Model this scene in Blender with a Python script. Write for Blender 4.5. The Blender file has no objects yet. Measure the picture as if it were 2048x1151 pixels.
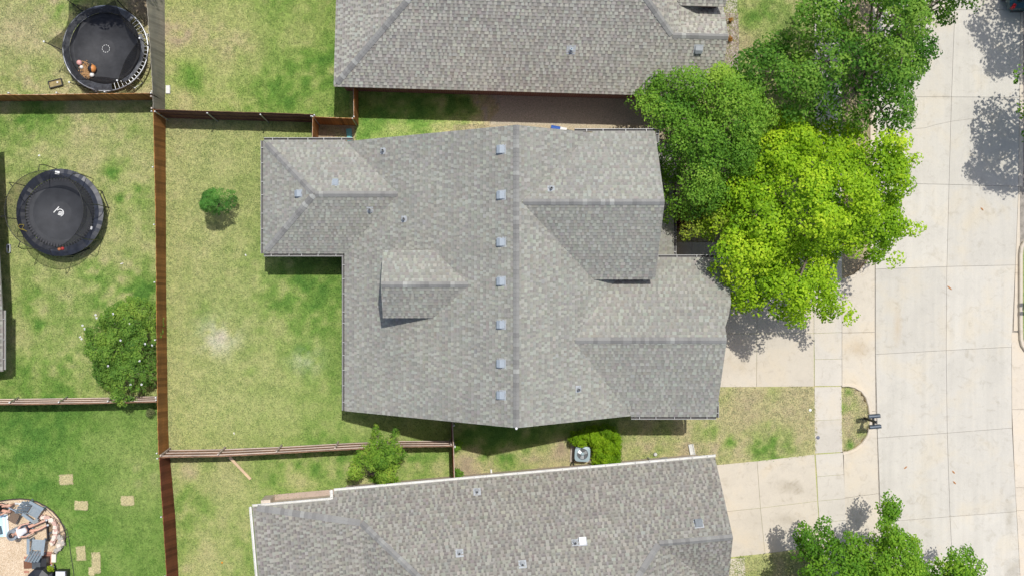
import bpy, bmesh, math, random
import numpy as np
from mathutils import Vector, Matrix, Quaternion

# ------------------------------------------------------------------ camera, sky, sun, exposure
H = 49.0            # camera height in metres
S = 44.0            # photo pixels per metre on the ground
NX, NY = 940.0, 548.0   # photo pixel that lies straight below the camera
scene = bpy.context.scene
col = scene.collection
cam_d = bpy.data.cameras.new('camera'); cam = bpy.data.objects.new('camera', cam_d); col.objects.link(cam)
cam.location = (0, 0, H); cam.rotation_euler = (0, 0, 0)
cam_d.sensor_width = 36; cam_d.sensor_fit = 'HORIZONTAL'; cam_d.lens = 36 * (S * H) / 2048
cam_d.shift_x = (1024 - NX) / 2048; cam_d.shift_y = -(575.5 - NY) / 2048
cam_d.clip_start = 0.5; cam_d.clip_end = 1500
scene.camera = cam
world = bpy.data.worlds.new('World'); scene.world = world; world.use_nodes = True
wn = world.node_tree; wn.nodes.clear()
wo = wn.nodes.new('ShaderNodeOutputWorld'); wb = wn.nodes.new('ShaderNodeBackground'); sk = wn.nodes.new('ShaderNodeTexSky')
sk.sky_type = 'NISHITA'; sk.sun_disc = False
SUN = Vector((0.123, 0.307, 1.0))
sk.sun_elevation = math.atan2(1.0, math.hypot(SUN.x, SUN.y)); sk.sun_rotation = math.atan2(SUN.x, SUN.y)
sk.altitude = 200; sk.air_density = 0.8; sk.dust_density = 2.5; sk.ozone_density = 0.8
wb.inputs['Strength'].default_value = 0.15
wn.links.new(sk.outputs[0], wb.inputs[0]); wn.links.new(wb.outputs[0], wo.inputs[0])
sd = bpy.data.lights.new('sun', 'SUN'); sun = bpy.data.objects.new('sun', sd); col.objects.link(sun)
sd.energy = 3.65; sd.angle = math.radians(0.53); sd.color = (1.0, 0.975, 0.925)
sun.rotation_euler = (-SUN).to_track_quat('-Z', 'Y').to_euler(); sun.location = (10, 20, 60)
scene.view_settings.view_transform = 'Standard'; scene.view_settings.look = 'None'
scene.view_settings.exposure = 0.0; scene.view_settings.gamma = 1.0
scene.view_settings.use_curve_mapping = False
scene.render.engine = 'CYCLES'
scene.cycles.transparent_max_bounces = 16

R = random.Random(7)
PI = math.pi
def P(px, py, z=0.0):                 # world point at height z that the photo shows at this pixel
    s = (H - z) / H / S
    return Vector(((px - NX) * s, -(py - NY) * s, z))
def Q(X, Y, z=0.0):                   # plan position in photo pixels from the point below the camera
    return Vector((X / S, -Y / S, z))

# ------------------------------------------------------------------ materials
MATS = {}
def node_mat(name):
    m = bpy.data.materials.new(name); m.use_nodes = True
    nt = m.node_tree; nt.nodes.clear()
    out = nt.nodes.new('ShaderNodeOutputMaterial'); b = nt.nodes.new('ShaderNodeBsdfPrincipled')
    nt.links.new(b.outputs[0], out.inputs[0])
    return m, nt, b, out
def ramp(nt, fac, stops):
    r = nt.nodes.new('ShaderNodeValToRGB'); e = r.color_ramp.elements
    while len(e) < len(stops): e.new(0.5)
    for i, (p, c) in enumerate(stops):
        e[i].position = p; e[i].color = (*c, 1)
    nt.links.new(fac, r.inputs[0]); return r.outputs[0]
def noise(nt, scale, detail=4, rough=0.6, vec=None, dist=0.0):
    n = nt.nodes.new('ShaderNodeTexNoise'); n.inputs['Scale'].default_value = scale
    n.inputs['Detail'].default_value = detail; n.inputs['Roughness'].default_value = rough
    n.inputs['Distortion'].default_value = dist
    if vec is None:
        g = nt.nodes.new('ShaderNodeNewGeometry'); vec = g.outputs['Position']
    nt.links.new(vec, n.inputs['Vector']); return n.outputs['Fac']
def mixc(nt, fac, a, b, mode='MIX'):
    m = nt.nodes.new('ShaderNodeMix'); m.data_type = 'RGBA'; m.blend_type = mode
    if isinstance(fac, (int, float)): m.inputs[0].default_value = fac
    else: nt.links.new(fac, m.inputs[0])
    for k, v in ((6, a), (7, b)):
        if isinstance(v, (tuple, list)): m.inputs[k].default_value = (*v[:3], 1)
        else: nt.links.new(v, m.inputs[k])
    return m.outputs[2]
def maprange(nt, v, a, b, c, d):
    m = nt.nodes.new('ShaderNodeMapRange'); nt.links.new(v, m.inputs[0])
    for i, x in enumerate((a, b, c, d)): m.inputs[i + 1].default_value = x
    return m.outputs[0]
def bump(nt, b, h, strength=0.3, dist=0.02):
    n = nt.nodes.new('ShaderNodeBump'); n.inputs['Strength'].default_value = strength; n.inputs['Distance'].default_value = dist
    nt.links.new(h, n.inputs['Height']); nt.links.new(n.outputs[0], b.inputs['Normal'])
def simple(name, c, rough=0.6, var=0.18, scale=9.0, metal=0.0, spec=0.4, objrand=0.0, bumpy=0.0):
    if name in MATS: return MATS[name]
    m, nt, b, o = node_mat(name)
    f = noise(nt, scale, 5, 0.65)
    lo = tuple(x * (1 - var) for x in c); hi = tuple(min(1, x * (1 + var)) for x in c)
    cc = ramp(nt, f, [(0.3, lo), (0.7, hi)])
    if objrand:
        oi = nt.nodes.new('ShaderNodeObjectInfo')
        v = maprange(nt, oi.outputs['Random'], 0, 1, 1 - objrand, 1 + objrand)
        cc = mixc(nt, 1.0, cc, v, 'MULTIPLY')
    nt.links.new(cc, b.inputs['Base Color'])
    b.inputs['Roughness'].default_value = rough; b.inputs['Metallic'].default_value = metal
    b.inputs['Specular IOR Level'].default_value = spec
    if bumpy: bump(nt, b, f, bumpy)
    MATS[name] = m; return m

def shingle_mat():
    m, nt, b, o = node_mat('asphalt_shingle')
    a = nt.nodes.new('ShaderNodeAttribute'); a.attribute_name = 'col'
    f = noise(nt, 70, 3, 0.7); g = noise(nt, 0.35, 4, 0.6)
    c = mixc(nt, 1.0, a.outputs['Color'], ramp(nt, f, [(0.25, (0.78, 0.78, 0.78)), (0.75, (1.2, 1.2, 1.2))]), 'MULTIPLY')
    c = mixc(nt, 1.0, c, ramp(nt, g, [(0.3, (0.93, 0.93, 0.94)), (0.7, (1.05, 1.045, 1.03))]), 'MULTIPLY')
    nt.links.new(c, b.inputs['Base Color']); b.inputs['Roughness'].default_value = 0.95
    b.inputs['Specular IOR Level'].default_value = 0.15
    bump(nt, b, f, 0.25, 0.004)
    return m
M_SH = shingle_mat()
def cap_mat():
    m, nt, b, o = node_mat('ridge_cap_shingle')
    oi = nt.nodes.new('ShaderNodeObjectInfo'); f = noise(nt, 70, 3, 0.7)
    c = ramp(nt, oi.outputs['Random'], [(0.0, (0.205, 0.20, 0.188)), (0.3, (0.25, 0.244, 0.229)), (0.6, (0.28, 0.276, 0.257)), (0.8, (0.242, 0.235, 0.222)), (0.9, (0.30, 0.298, 0.275)), (1.0, (0.40, 0.40, 0.365))])
    c = mixc(nt, 1.0, c, ramp(nt, f, [(0.25, (0.8, 0.8, 0.8)), (0.75, (1.18, 1.18, 1.18))]), 'MULTIPLY')
    nt.links.new(c, b.inputs['Base Color']); b.inputs['Roughness'].default_value = 0.95; b.inputs['Specular IOR Level'].default_value = 0.15
    return m
M_CAP = cap_mat()
M_DECK = simple('roof_deck', (0.17, 0.16, 0.15), 0.95)
M_FASCIA = simple('fascia_paint', (0.52, 0.48, 0.42), 0.6, 0.06)
M_WHITE = simple('white_paint', (0.80, 0.80, 0.77), 0.45, 0.05)
M_GUT = simple('gutter_bronze', (0.075, 0.07, 0.066), 0.5, 0.25)
M_LIP = simple('gutter_lip', (0.36, 0.355, 0.34), 0.4, 0.1)
M_VENT = simple('vent_galvanised', (0.285, 0.325, 0.36), 0.55, 0.06, 5, 0.0)
M_FLASH = simple('flashing', (0.40, 0.42, 0.43), 0.5, 0.1, 9, 0.0)
M_PIPE = simple('pipe_dark', (0.10, 0.105, 0.11), 0.5, 0.15)
M_BLACK = simple('black_plastic', (0.025, 0.026, 0.03), 0.45, 0.25)
M_STEEL = simple('galvanised_steel', (0.50, 0.51, 0.52), 0.38, 0.12, 20, 0.6)
M_BLKMET = simple('black_metal', (0.03, 0.03, 0.032), 0.4, 0.2, 12, 0.4)

def brick_mat():
    m, nt, b, o = node_mat('red_brick')
    t = nt.nodes.new('ShaderNodeTexBrick'); tc = nt.nodes.new('ShaderNodeTexCoord')
    mp = nt.nodes.new('ShaderNodeMapping'); mp.inputs['Rotation'].default_value = (PI / 2, 0, 0)
    nt.links.new(tc.outputs['Object'], mp.inputs[0]); nt.links.new(mp.outputs[0], t.inputs[0])
    t.inputs['Color1'].default_value = (0.22, 0.075, 0.05, 1); t.inputs['Color2'].default_value = (0.16, 0.055, 0.04, 1); t.inputs['Mortar'].default_value = (0.35, 0.31, 0.27, 1)
    t.inputs['Scale'].default_value = 1.0; t.inputs['Brick Width'].default_value = 0.21; t.inputs['Row Height'].default_value = 0.075; t.inputs['Mortar Size'].default_value = 0.008
    nt.links.new(t.outputs[0], b.inputs['Base Color']); b.inputs['Roughness'].default_value = 0.9
    return m
M_BRICK = brick_mat()

def concrete(name, c, tine=0.0, stain=0.10, warm=(1.0, 0.95, 0.86), spots=()):
    m, nt, b, o = node_mat(name)
    f = noise(nt, 0.55, 6, 0.62, dist=0.4); g = noise(nt, 26, 4, 0.7); k = noise(nt, 2.6, 5, 0.7, dist=0.8)
    oi = nt.nodes.new('ShaderNodeObjectInfo')
    base = ramp(nt, f, [(0.28, tuple(x * (1 - stain) for x in c)), (0.5, c), (0.74, tuple(min(1, x * (1 + stain * 0.6) * w) for x, w in zip(c, warm)))])
    base = mixc(nt, 1.0, base, ramp(nt, g, [(0.25, (0.92, 0.92, 0.92)), (0.75, (1.06, 1.06, 1.06))]), 'MULTIPLY')
    base = mixc(nt, 1.0, base, ramp(nt, k, [(0.28, (0.84, 0.82, 0.78)), (0.46, (1, 1, 1)), (0.8, (1.03, 1.02, 1.0))]), 'MULTIPLY')
    v = maprange(nt, oi.outputs['Random'], 0, 1, 0.945, 1.035)
    base = mixc(nt, 1.0, base, v, 'MULTIPLY')
    if tine:
        ge = nt.nodes.new('ShaderNodeNewGeometry'); mp = nt.nodes.new('ShaderNodeMapping'); mp.inputs['Scale'].default_value = (3.2, 0.12, 1)
        nt.links.new(ge.outputs['Position'], mp.inputs[0])
        w = noise(nt, 1.0, 4, 0.7, mp.outputs[0])
        base = mixc(nt, 1.0, base, ramp(nt, w, [(0.3, (1 - tine,) * 3), (0.7, (1 + tine,) * 3)]), 'MULTIPLY')
    for sx, sy, rx_, ry_, tint, amt in spots:                # oil drips and rust washes lying on the slabs
        ge = nt.nodes.new('ShaderNodeNewGeometry'); mp = nt.nodes.new('ShaderNodeMapping'); c0 = P(sx, sy)
        mp.inputs['Location'].default_value = (-c0.x / rx_, -c0.y / ry_, 0); mp.inputs['Scale'].default_value = (1 / rx_, 1 / ry_, 0)
        nt.links.new(ge.outputs['Position'], mp.inputs[0]); ln = nt.nodes.new('ShaderNodeVectorMath'); ln.operation = 'LENGTH'; nt.links.new(mp.outputs[0], ln.inputs[0])
        ad = nt.nodes.new('ShaderNodeMath'); ad.operation = 'ADD'; nt.links.new(ln.outputs['Value'], ad.inputs[0]); nt.links.new(maprange(nt, k, 0, 1, -0.7, 0.7), ad.inputs[1])
        base = mixc(nt, maprange(nt, ad.outputs[0], 0.1, 1.1, amt, 0.0), base, tint, 'MULTIPLY')
    nt.links.new(base, b.inputs['Base Color']); b.inputs['Roughness'].default_value = 0.9; b.inputs['Specular IOR Level'].default_value = 0.25
    bump(nt, b, g, 0.2, 0.004)
    return m
M_ROAD = concrete('road_concrete', (0.54, 0.51, 0.445), 0.05, 0.08, spots=((1797, 655, 0.25, 0.9, (0.97, 0.86, 0.72), 0.8), (2022, 1035, 0.3, 1.1, (0.80, 0.78, 0.74), 0.8), (1850, 1000, 0.5, 2.5, (0.94, 0.93, 0.91), 0.8), (1985, 700, 1.2, 2.0, (0.95, 0.95, 0.94), 0.8), (2030, 1140, 0.5, 0.6, (0.72, 0.7, 0.66), 0.8)))
M_DRIVE = concrete('drive_concrete', (0.56, 0.505, 0.415), 0.0, 0.10, spots=((1578, 973, 0.75, 0.35, (0.74, 0.72, 0.68), 0.75), (1578, 1038, 0.8, 0.35, (0.80, 0.78, 0.74), 0.6), (1712, 690, 0.9, 0.7, (0.95, 0.88, 0.78), 0.7), (1720, 700, 0.8, 0.5, (0.85, 0.83, 0.8), 0.7), (1480, 730, 0.9, 0.5, (0.9, 0.87, 0.82), 0.7)))
M_WALK = concrete('walk_concrete', (0.55, 0.51, 0.44), 0.0, 0.07)
M_KERB = concrete('kerb_concrete', (0.60, 0.53, 0.43), 0.0, 0.10)
M_PATH = concrete('path_concrete', (0.46, 0.40, 0.34), 0.0, 0.10)
M_JOINT = simple('joint_filler', (0.29, 0.26, 0.22), 0.95, 0.3, 5)

def wood(name, a, b_, rand=0.2):
    m, nt, b, o = node_mat(name)
    tc = nt.nodes.new('ShaderNodeTexCoord'); mp = nt.nodes.new('ShaderNodeMapping'); mp.inputs['Scale'].default_value = (40, 40, 2.2)
    nt.links.new(tc.outputs['Object'], mp.inputs[0])
    f = noise(nt, 1.0, 5, 0.65, mp.outputs[0]); g = noise(nt, 1.3, 4, 0.6)
    c = ramp(nt, f, [(0.3, a), (0.72, b_)])
    c = mixc(nt, 1.0, c, ramp(nt, g, [(0.3, (0.8, 0.82, 0.85)), (0.7, (1.15, 1.12, 1.1))]), 'MULTIPLY')
    oi = nt.nodes.new('ShaderNodeObjectInfo')
    c = mixc(nt, 1.0, c, maprange(nt, oi.outputs['Random'], 0, 1, 1 - rand, 1 + rand), 'MULTIPLY')
    nt.links.new(c, b.inputs['Base Color']); b.inputs['Roughness'].default_value = 0.85; b.inputs['Specular IOR Level'].default_value = 0.2
    bump(nt, b, f, 0.3, 0.004)
    return m
M_CEDAR = wood('stained_cedar', (0.31, 0.135, 0.04), (0.49, 0.225, 0.075), 0.33)
M_CEDRED = wood('red_cedar', (0.19, 0.06, 0.03), (0.30, 0.10, 0.05), 0.33)
M_CEDGREY = wood('weathered_grey_cedar', (0.235, 0.215, 0.17), (0.40, 0.37, 0.30), 0.16)
M_CEDPALE = wood('weathered_pale_cedar', (0.42, 0.34, 0.28), (0.62, 0.53, 0.45), 0.12)
M_CEDSHADE = wood('shaded_cedar', (0.13, 0.065, 0.04), (0.22, 0.12, 0.075), 0.15)  # cedar with shade put into its colour, for unlit fence sides
M_CEDMID = wood('brown_cedar', (0.26, 0.14, 0.085), (0.40, 0.23, 0.15), 0.15)
M_PLANK = wood('fresh_pine', (0.60, 0.42, 0.25), (0.74, 0.56, 0.36), 0.1)

def leaf_mat(name, trans=0.38, gloss=0.12):
    m, nt, b, o = node_mat(name)
    a = nt.nodes.new('ShaderNodeAttribute'); a.attribute_name = 'col'
    nt.links.new(a.outputs['Color'], b.inputs['Base Color']); b.inputs['Roughness'].default_value = 0.5; b.inputs['Specular IOR Level'].default_value = gloss
    t = nt.nodes.new('ShaderNodeBsdfTranslucent'); mx = nt.nodes.new('ShaderNodeMixShader'); mx.inputs[0].default_value = trans
    tc = mixc(nt, 1.0, a.outputs['Color'], (1.15, 1.1, 0.55), 'MULTIPLY')
    nt.links.new(tc, t.inputs[0]); nt.links.new(b.outputs[0], mx.inputs[1]); nt.links.new(t.outputs[0], mx.inputs[2]); nt.links.new(mx.outputs[0], o.inputs[0])
    return m
M_LEAF = leaf_mat('leaves')
M_BARK = simple('bark', (0.17, 0.135, 0.105), 0.95, 0.35, 14, bumpy=0.5)
M_BARKP = simple('pale_bark', (0.36, 0.30, 0.25), 0.95, 0.3, 14, bumpy=0.5)

# ------------------------------------------------------------------ geometry helpers
class MB:
    def __init__(s): s.v = []; s.f = []; s.m = []; s.c = None
    def quad(s, pts, mi=0):
        n = len(s.v); s.v += [tuple(p) for p in pts]; s.f.append(tuple(range(n, n + len(pts)))); s.m.append(mi)
    def box(s, c, size, rot=None, mi=0, taper=1.0):
        c = Vector(c); hx, hy, hz = [x / 2 for x in size]; n = len(s.v)
        for sx, sy, sz in ((-1,-1,-1),(1,-1,-1),(1,1,-1),(-1,1,-1),(-1,-1,1),(1,-1,1),(1,1,1),(-1,1,1)):
            k = taper if sz > 0 else 1
            p = Vector((sx * hx * k, sy * hy * k, sz * hz))
            if rot is not None: p = rot @ p
            s.v.append(tuple(c + p))
        for f in ((3,2,1,0),(4,5,6,7),(0,1,5,4),(1,2,6,5),(2,3,7,6),(3,0,4,7)):
            s.f.append(tuple(n + i for i in f)); s.m.append(mi)
        return s
    def prism(s, poly, z0, z1, mi=0):          # poly: world xy list (any winding); z scalars or lists
        k = len(poly); n = len(s.v)
        a = sum(poly[i][0] * poly[(i+1) % k][1] - poly[(i+1) % k][0] * poly[i][1] for i in range(k))
        if a < 0: poly = poly[::-1]; z0 = z0[::-1] if isinstance(z0, list) else z0; z1 = z1[::-1] if isinstance(z1, list) else z1
        for i, p in enumerate(poly): s.v.append((p[0], p[1], z0[i] if isinstance(z0, list) else z0))
        for i, p in enumerate(poly): s.v.append((p[0], p[1], z1[i] if isinstance(z1, list) else z1))
        s.f.append(tuple(n + i for i in range(k))[::-1]); s.m.append(mi)
        s.f.append(tuple(n + k + i for i in range(k))); s.m.append(mi)
        for i in range(k):
            j = (i + 1) % k; s.f.append((n + i, n + j, n + k + j, n + k + i)); s.m.append(mi)
        return s
    def tube(s, pts, rad, seg=8, cap=True, closed=False, mi=0):
        pts = [Vector(p) for p in pts]; k = len(pts)
        if not isinstance(rad, (list, tuple)): rad = [rad] * k
        base = len(s.v); up = None
        for i in range(k):
            if closed: d = pts[(i + 1) % k] - pts[i - 1]
            else: d = pts[min(i + 1, k - 1)] - pts[max(i - 1, 0)]
            if d.length < 1e-9: d = Vector((0, 0, 1))
            d.normalize()
            if up is None: up = d.orthogonal().normalized()
            else:
                up = up - d * up.dot(d)
                up = up.normalized() if up.length > 1e-6 else d.orthogonal().normalized()
            w = d.cross(up)
            for j in range(seg):
                a = 2 * PI * j / seg
                s.v.append(tuple(pts[i] + (up * math.cos(a) + w * math.sin(a)) * rad[i]))
        for i in range(k if closed else k - 1):
            for j in range(seg):
                a = base + i * seg; b = base + ((i + 1) % k) * seg
                s.f.append((a + j, a + (j + 1) % seg, b + (j + 1) % seg, b + j)); s.m.append(mi)
        if cap and not closed:
            s.f.append(tuple(base + j for j in range(seg))[::-1]); s.m.append(mi)
            s.f.append(tuple(base + (k - 1) * seg + j for j in range(seg))); s.m.append(mi)
        return s
    def lathe(s, c, prof, seg=20, mi=0, axis=None):
        c = Vector(c); base = len(s.v); k = len(prof)
        q = Quaternion() if axis is None else Vector((0, 0, 1)).rotation_difference(Vector(axis))
        for r, z in prof:
            for j in range(seg):
                a = 2 * PI * j / seg
                s.v.append(tuple(c + q @ Vector((r * math.cos(a), r * math.sin(a), z))))
        for i in range(k - 1):
            for j in range(seg):
                a = base + i * seg; b = a + seg
                s.f.append((a + j, a + (j + 1) % seg, b + (j + 1) % seg, b + j)); s.m.append(mi)
        for i, rev in ((0, True), (k - 1, False)):
            if prof[i][0] > 1e-4:
                t = tuple(base + i * seg + j for j in range(seg)); s.f.append(t[::-1] if rev else t); s.m.append(mi)
        return s
    def ball(s, c, r, seg=14, rings=8, sc=(1, 1, 1), mi=0):
        c = Vector(c); base = len(s.v)
        for i in range(rings + 1):
            t = PI * i / rings
            for j in range(seg):
                a = 2 * PI * j / seg
                s.v.append((c.x + r * sc[0] * math.sin(t) * math.cos(a), c.y + r * sc[1] * math.sin(t) * math.sin(a), c.z + r * sc[2] * math.cos(t)))
        for i in range(rings):
            for j in range(seg):
                a = base + i * seg; b = a + seg
                s.f.append((a + j, b + j, b + (j + 1) % seg, a + (j + 1) % seg)); s.m.append(mi)
        return s
    def mesh(s, name, mats, off=Vector((0, 0, 0)), smooth=False):
        me = bpy.data.meshes.new(name)
        me.from_pydata([(x - off.x, y - off.y, z - off.z) for x, y, z in s.v], [], s.f)
        for m in (mats if isinstance(mats, (list, tuple)) else [mats]): me.materials.append(m)
        if any(s.m): me.polygons.foreach_set('material_index', s.m)
        if s.c is not None:
            a = me.attributes.new('col', 'FLOAT_COLOR', 'FACE')
            a.data.foreach_set('color', np.array(s.c, dtype=np.float32).ravel())
        if smooth: me.polygons.foreach_set('use_smooth', [True] * len(me.polygons))
        me.update(); return me

WO = {}                                                   # world offset of each object that can be a parent
def tag(o, label=None, cat=None, group=None, kind=None):
    if label: o['label'] = label
    if cat: o['category'] = cat
    if group: o['group'] = group
    if kind: o['kind'] = kind
    return o
def thing(name, loc, label, cat, group=None):
    o = bpy.data.objects.new(name, None); col.objects.link(o); o.location = loc; o.empty_display_size = 0.2
    WO[o.name] = Vector(loc); return tag(o, label, cat, group)
def link(name, me, parent=None, off=None):
    o = bpy.data.objects.new(name, me); col.objects.link(o)
    if parent is not None: o.parent = parent; WO[o.name] = WO[parent.name]
    else:
        o.location = off if off is not None else (0, 0, 0); WO[o.name] = Vector(o.location)
    return o
def part(name, mb, mats, parent, smooth=False, kind=None, label=None):
    o = link(name, mb.mesh(name, mats, WO[parent.name], smooth), parent)
    return tag(o, label=label, kind=kind)
def solo(name, mb, mats, loc, label=None, cat=None, group=None, kind=None, smooth=False):
    loc = Vector(loc); o = link(name, mb.mesh(name, mats, loc, smooth), None, loc)
    return tag(o, label, cat, group, kind)
def inst(name, me, parent, mat4):                         # piece with shared mesh, world matrix mat4
    o = bpy.data.objects.new(name, me); col.objects.link(o); o.parent = parent
    o.matrix_basis = Matrix.Translation(-WO[parent.name]) @ mat4
    return o
def frame(o, x, y, z):                                    # matrix from origin and three axes
    m = Matrix.Identity(4)
    for i in range(3): m[i][0] = x[i]; m[i][1] = y[i]; m[i][2] = z[i]; m[i][3] = o[i]
    return m
def rotz(a): return Matrix.Rotation(a, 3, 'Z')

def clip(poly, a, b):                                     # keep the left side of a->b
    out = []; n = len(poly)
    ex, ey = b[0] - a[0], b[1] - a[1]
    d = [ex * (p[1] - a[1]) - ey * (p[0] - a[0]) for p in poly]
    for i in range(n):
        j = (i + 1) % n
        if d[i] >= -1e-9: out.append(poly[i])
        if (d[i] > 1e-9 and d[j] < -1e-9) or (d[i] < -1e-9 and d[j] > 1e-9):
            t = d[i] / (d[i] - d[j]); out.append((poly[i][0] + (poly[j][0] - poly[i][0]) * t, poly[i][1] + (poly[j][1] - poly[i][1]) * t))
    return out
def inpoly(poly, x, y):
    r = False; n = len(poly); j = n - 1
    for i in range(n):
        xi, yi = poly[i][0], poly[i][1]; xj, yj = poly[j][0], poly[j][1]
        if (yi > y) != (yj > y) and x < (xj - xi) * (y - yi) / (yj - yi) + xi: r = not r
        j = i
    return r
def inpoly_np(poly, X, Y):
    r = np.zeros(X.shape, bool); n = len(poly); j = n - 1
    for i in range(n):
        xi, yi = poly[i][0], poly[i][1]; xj, yj = poly[j][0], poly[j][1]
        with np.errstate(divide='ignore', invalid='ignore'):
            r ^= ((yi > Y) != (yj > Y)) & (X < (xj - xi) * (Y - yi) / ((yj - yi) if yj != yi else 1e-9) + xi)
        j = i
    return r
def edgedist_np(poly, X, Y):
    d = np.full(X.shape, 1e9); n = len(poly)
    for i in range(n):
        ax, ay = poly[i][0], poly[i][1]; bx, by = poly[(i+1) % n][0], poly[(i+1) % n][1]
        dx, dy = bx - ax, by - ay; L = dx * dx + dy * dy + 1e-12
        t = np.clip(((X - ax) * dx + (Y - ay) * dy) / L, 0, 1)
        d = np.minimum(d, np.hypot(X - ax - t * dx, Y - ay - t * dy))
    return d
def vnoise(X, Y, scale, seed):
    rg = np.random.RandomState(seed); T = rg.rand(257, 257)
    x = X * scale + 1000.3; y = Y * scale + 1000.7
    xi = np.floor(x).astype(int); yi = np.floor(y).astype(int); fx = x - xi; fy = y - yi
    fx = fx * fx * (3 - 2 * fx); fy = fy * fy * (3 - 2 * fy); a = xi % 256; b = yi % 256
    return (T[a, b] * (1 - fx) + T[a + 1, b] * fx) * (1 - fy) + (T[a, b + 1] * (1 - fx) + T[a + 1, b + 1] * fx) * fy
def fbm(X, Y, scale, seed, oct=4):
    r = np.zeros(X.shape); amp = 1.0; t = 0
    for i in range(oct):
        r += amp * (vnoise(X, Y, scale * 2 ** i, seed + i) - 0.5); t += amp; amp *= 0.6
    return r / t * 2.2

# ------------------------------------------------------------------ ground, lawn and grass
gm, gnt, gb, go_ = node_mat('far_ground')
gc = ramp(gnt, noise(gnt, 0.25, 6, 0.65), [(0.3, (0.20, 0.24, 0.08)), (0.7, (0.33, 0.31, 0.15))])
gnt.links.new(gc, gb.inputs['Base Color']); gb.inputs['Roughness'].default_value = 1.0
g = MB(); g.quad([(-700, -700, -0.32), (700, -700, -0.32), (700, 700, -0.32), (-700, 700, -0.32)])
solo('ground', g, gm, (0, 0, -0.32), 'wide flat suburban ground beyond the yards', None, kind='structure')

ROADX0, ROADX1 = 1746, 2040
ISL1 = [(1684,773),(1697,772.5),(1709,776),(1722,784),(1731,796),(1736,812),(1739,832),(1738,852),(1734,870),(1724,884),(1709,896),(1696,901),(1685,903)]
ISL2 = [(1684,-120),(1740,-120),(1740,505),(1734,522),(1722,537),(1706,549),(1690,555),(1684,556)]
ISL3 = [(1693,1096),(1716,1096),(1735,1110),(1745,1130),(1750,1160),(1754,1330),(1700,1330)]
DRIVE = [(1380,510),(1684,510),(1751,470),(1751,760),(1753,800),(1700,772),(1420,773)]
DRIVE3 = [(1410,930),(1630,907),(1690,903),(1755,850),(1768,1100),(1700,1094),(1487,1114),(1410,1120)]
WALKS = [(1629,-120),(1684,-120),(1684,1330),(1640,1330),(1629,773)]
PATIO_E = [(-60,1001),(0,1001),(20,998),(40,996.5),(58,998),(75,1003),(91,1011),(106,1022),(118,1036),(126,1051),(131,1066),(131,1078),(126,1090),(116,1101),(105,1110),(104,1160),(104,1300),(-60,1300)]
FOOT = [[(549,309),(703,309),(703,495),(549,495)], [(715,300),(1270,300),(1270,800),(715,800)], [(1250,525),(1380,525),(1380,795),(1250,795)],
        [(700,-250),(1400,-250),(1410,185),(700,170)]]
res = 0.13
xs = np.arange(-24.5, 30.0, res); ys = np.arange(-19.0, 17.5, res)
GX, GY = np.meshgrid(xs, ys); PX = GX * S + NX; PY = -GY * S + NY
ST = np.array([(0.0, (0.27,0.215,0.16)), (0.18, (0.40,0.335,0.245)), (0.36, (0.48,0.45,0.255)), (0.52, (0.405,0.44,0.19)), (0.66, (0.295,0.39,0.122)), (0.82, (0.18,0.315,0.068)), (1.0, (0.115,0.25,0.05))], dtype=object)
M = np.full(GX.shape, 0.5); amp = np.full(GX.shape, 0.2)
def zone(poly, mean, a):
    k = inpoly_np(poly, PX, PY); M[k] = mean; amp[k] = a; return k
zone([(-200,-400),(320,-400),(318,200),(-200,200)], 0.45, 0.24)
zone([(-200,200),(334,200),(334,802),(-200,802)], 0.57, 0.23)
zone([(-200,802),(345,802),(370,1400),(-200,1400)], 0.785, 0.13)
zone([(325,-400),(700,-400),(700,236),(325,236)], 0.68, 0.25)
k = zone([(330,236),(905,236),(905,890),(330,900)], 0.5, 0.095)
gx = np.clip((PX - 350) / 330, 0, 1); gy = np.clip((PY - 300) / 500, 0, 1)
M[k] = (0.505 + 0.12 * gx ** 1.5 + 0.03 * gy)[k]
zone([(335,900),(905,888),(905,1050),(360,1400)], 0.60, 0.26)
k = zone([(714,170),(1330,170),(1330,310),(714,310)], 0.6, 0.3)
tx = np.clip((PX - 830) / 200, 0, 1); M[k] = (0.72 * (1 - tx) + 0.02 * tx)[k]; amp[k] = (0.3 * (1 - tx) + 0.13 * tx)[k]
zone([(632,236),(714,236),(714,300),(632,300)], 0.24, 0.25)
k = zone([(905,800),(1260,800),(1260,960),(905,960)], 0.45, 0.33); M[k] = (0.68 - 0.34 * np.clip((PY - 880) / 35, 0, 1) * np.clip((1260 - PX) / 60, 0, 1))[k]
zone([(1240,760),(1640,760),(1640,940),(1240,960)], 0.46, 0.26)
k = zone([(1240,885),(1440,885),(1440,960),(1240,960)], 0.36, 0.28)
zone([(1684,760),(1745,760),(1745,910),(1684,910)], 0.34, 0.25)
zone([(1400,-400),(1640,-400),(1640,300),(1400,300)], 0.50, 0.22)
zone([(1330,300),(1640,300),(1640,520),(1330,520)], 0.20, 0.2)
zone([(1684,-400),(1745,-400),(1745,560),(1684,560)], 0.22, 0.22)
zone([(1480,1090),(1760,1090),(1760,1400),(1480,1400)], 0.47, 0.22)
F2 = fbm(GX, GY, 2.6, 71, 2)
F = 0.55 * fbm(GX, GY, 0.32, 11) + 0.55 * fbm(GX, GY, 1.1, 31) + 0.55 * F2
M = M + amp * F
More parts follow.
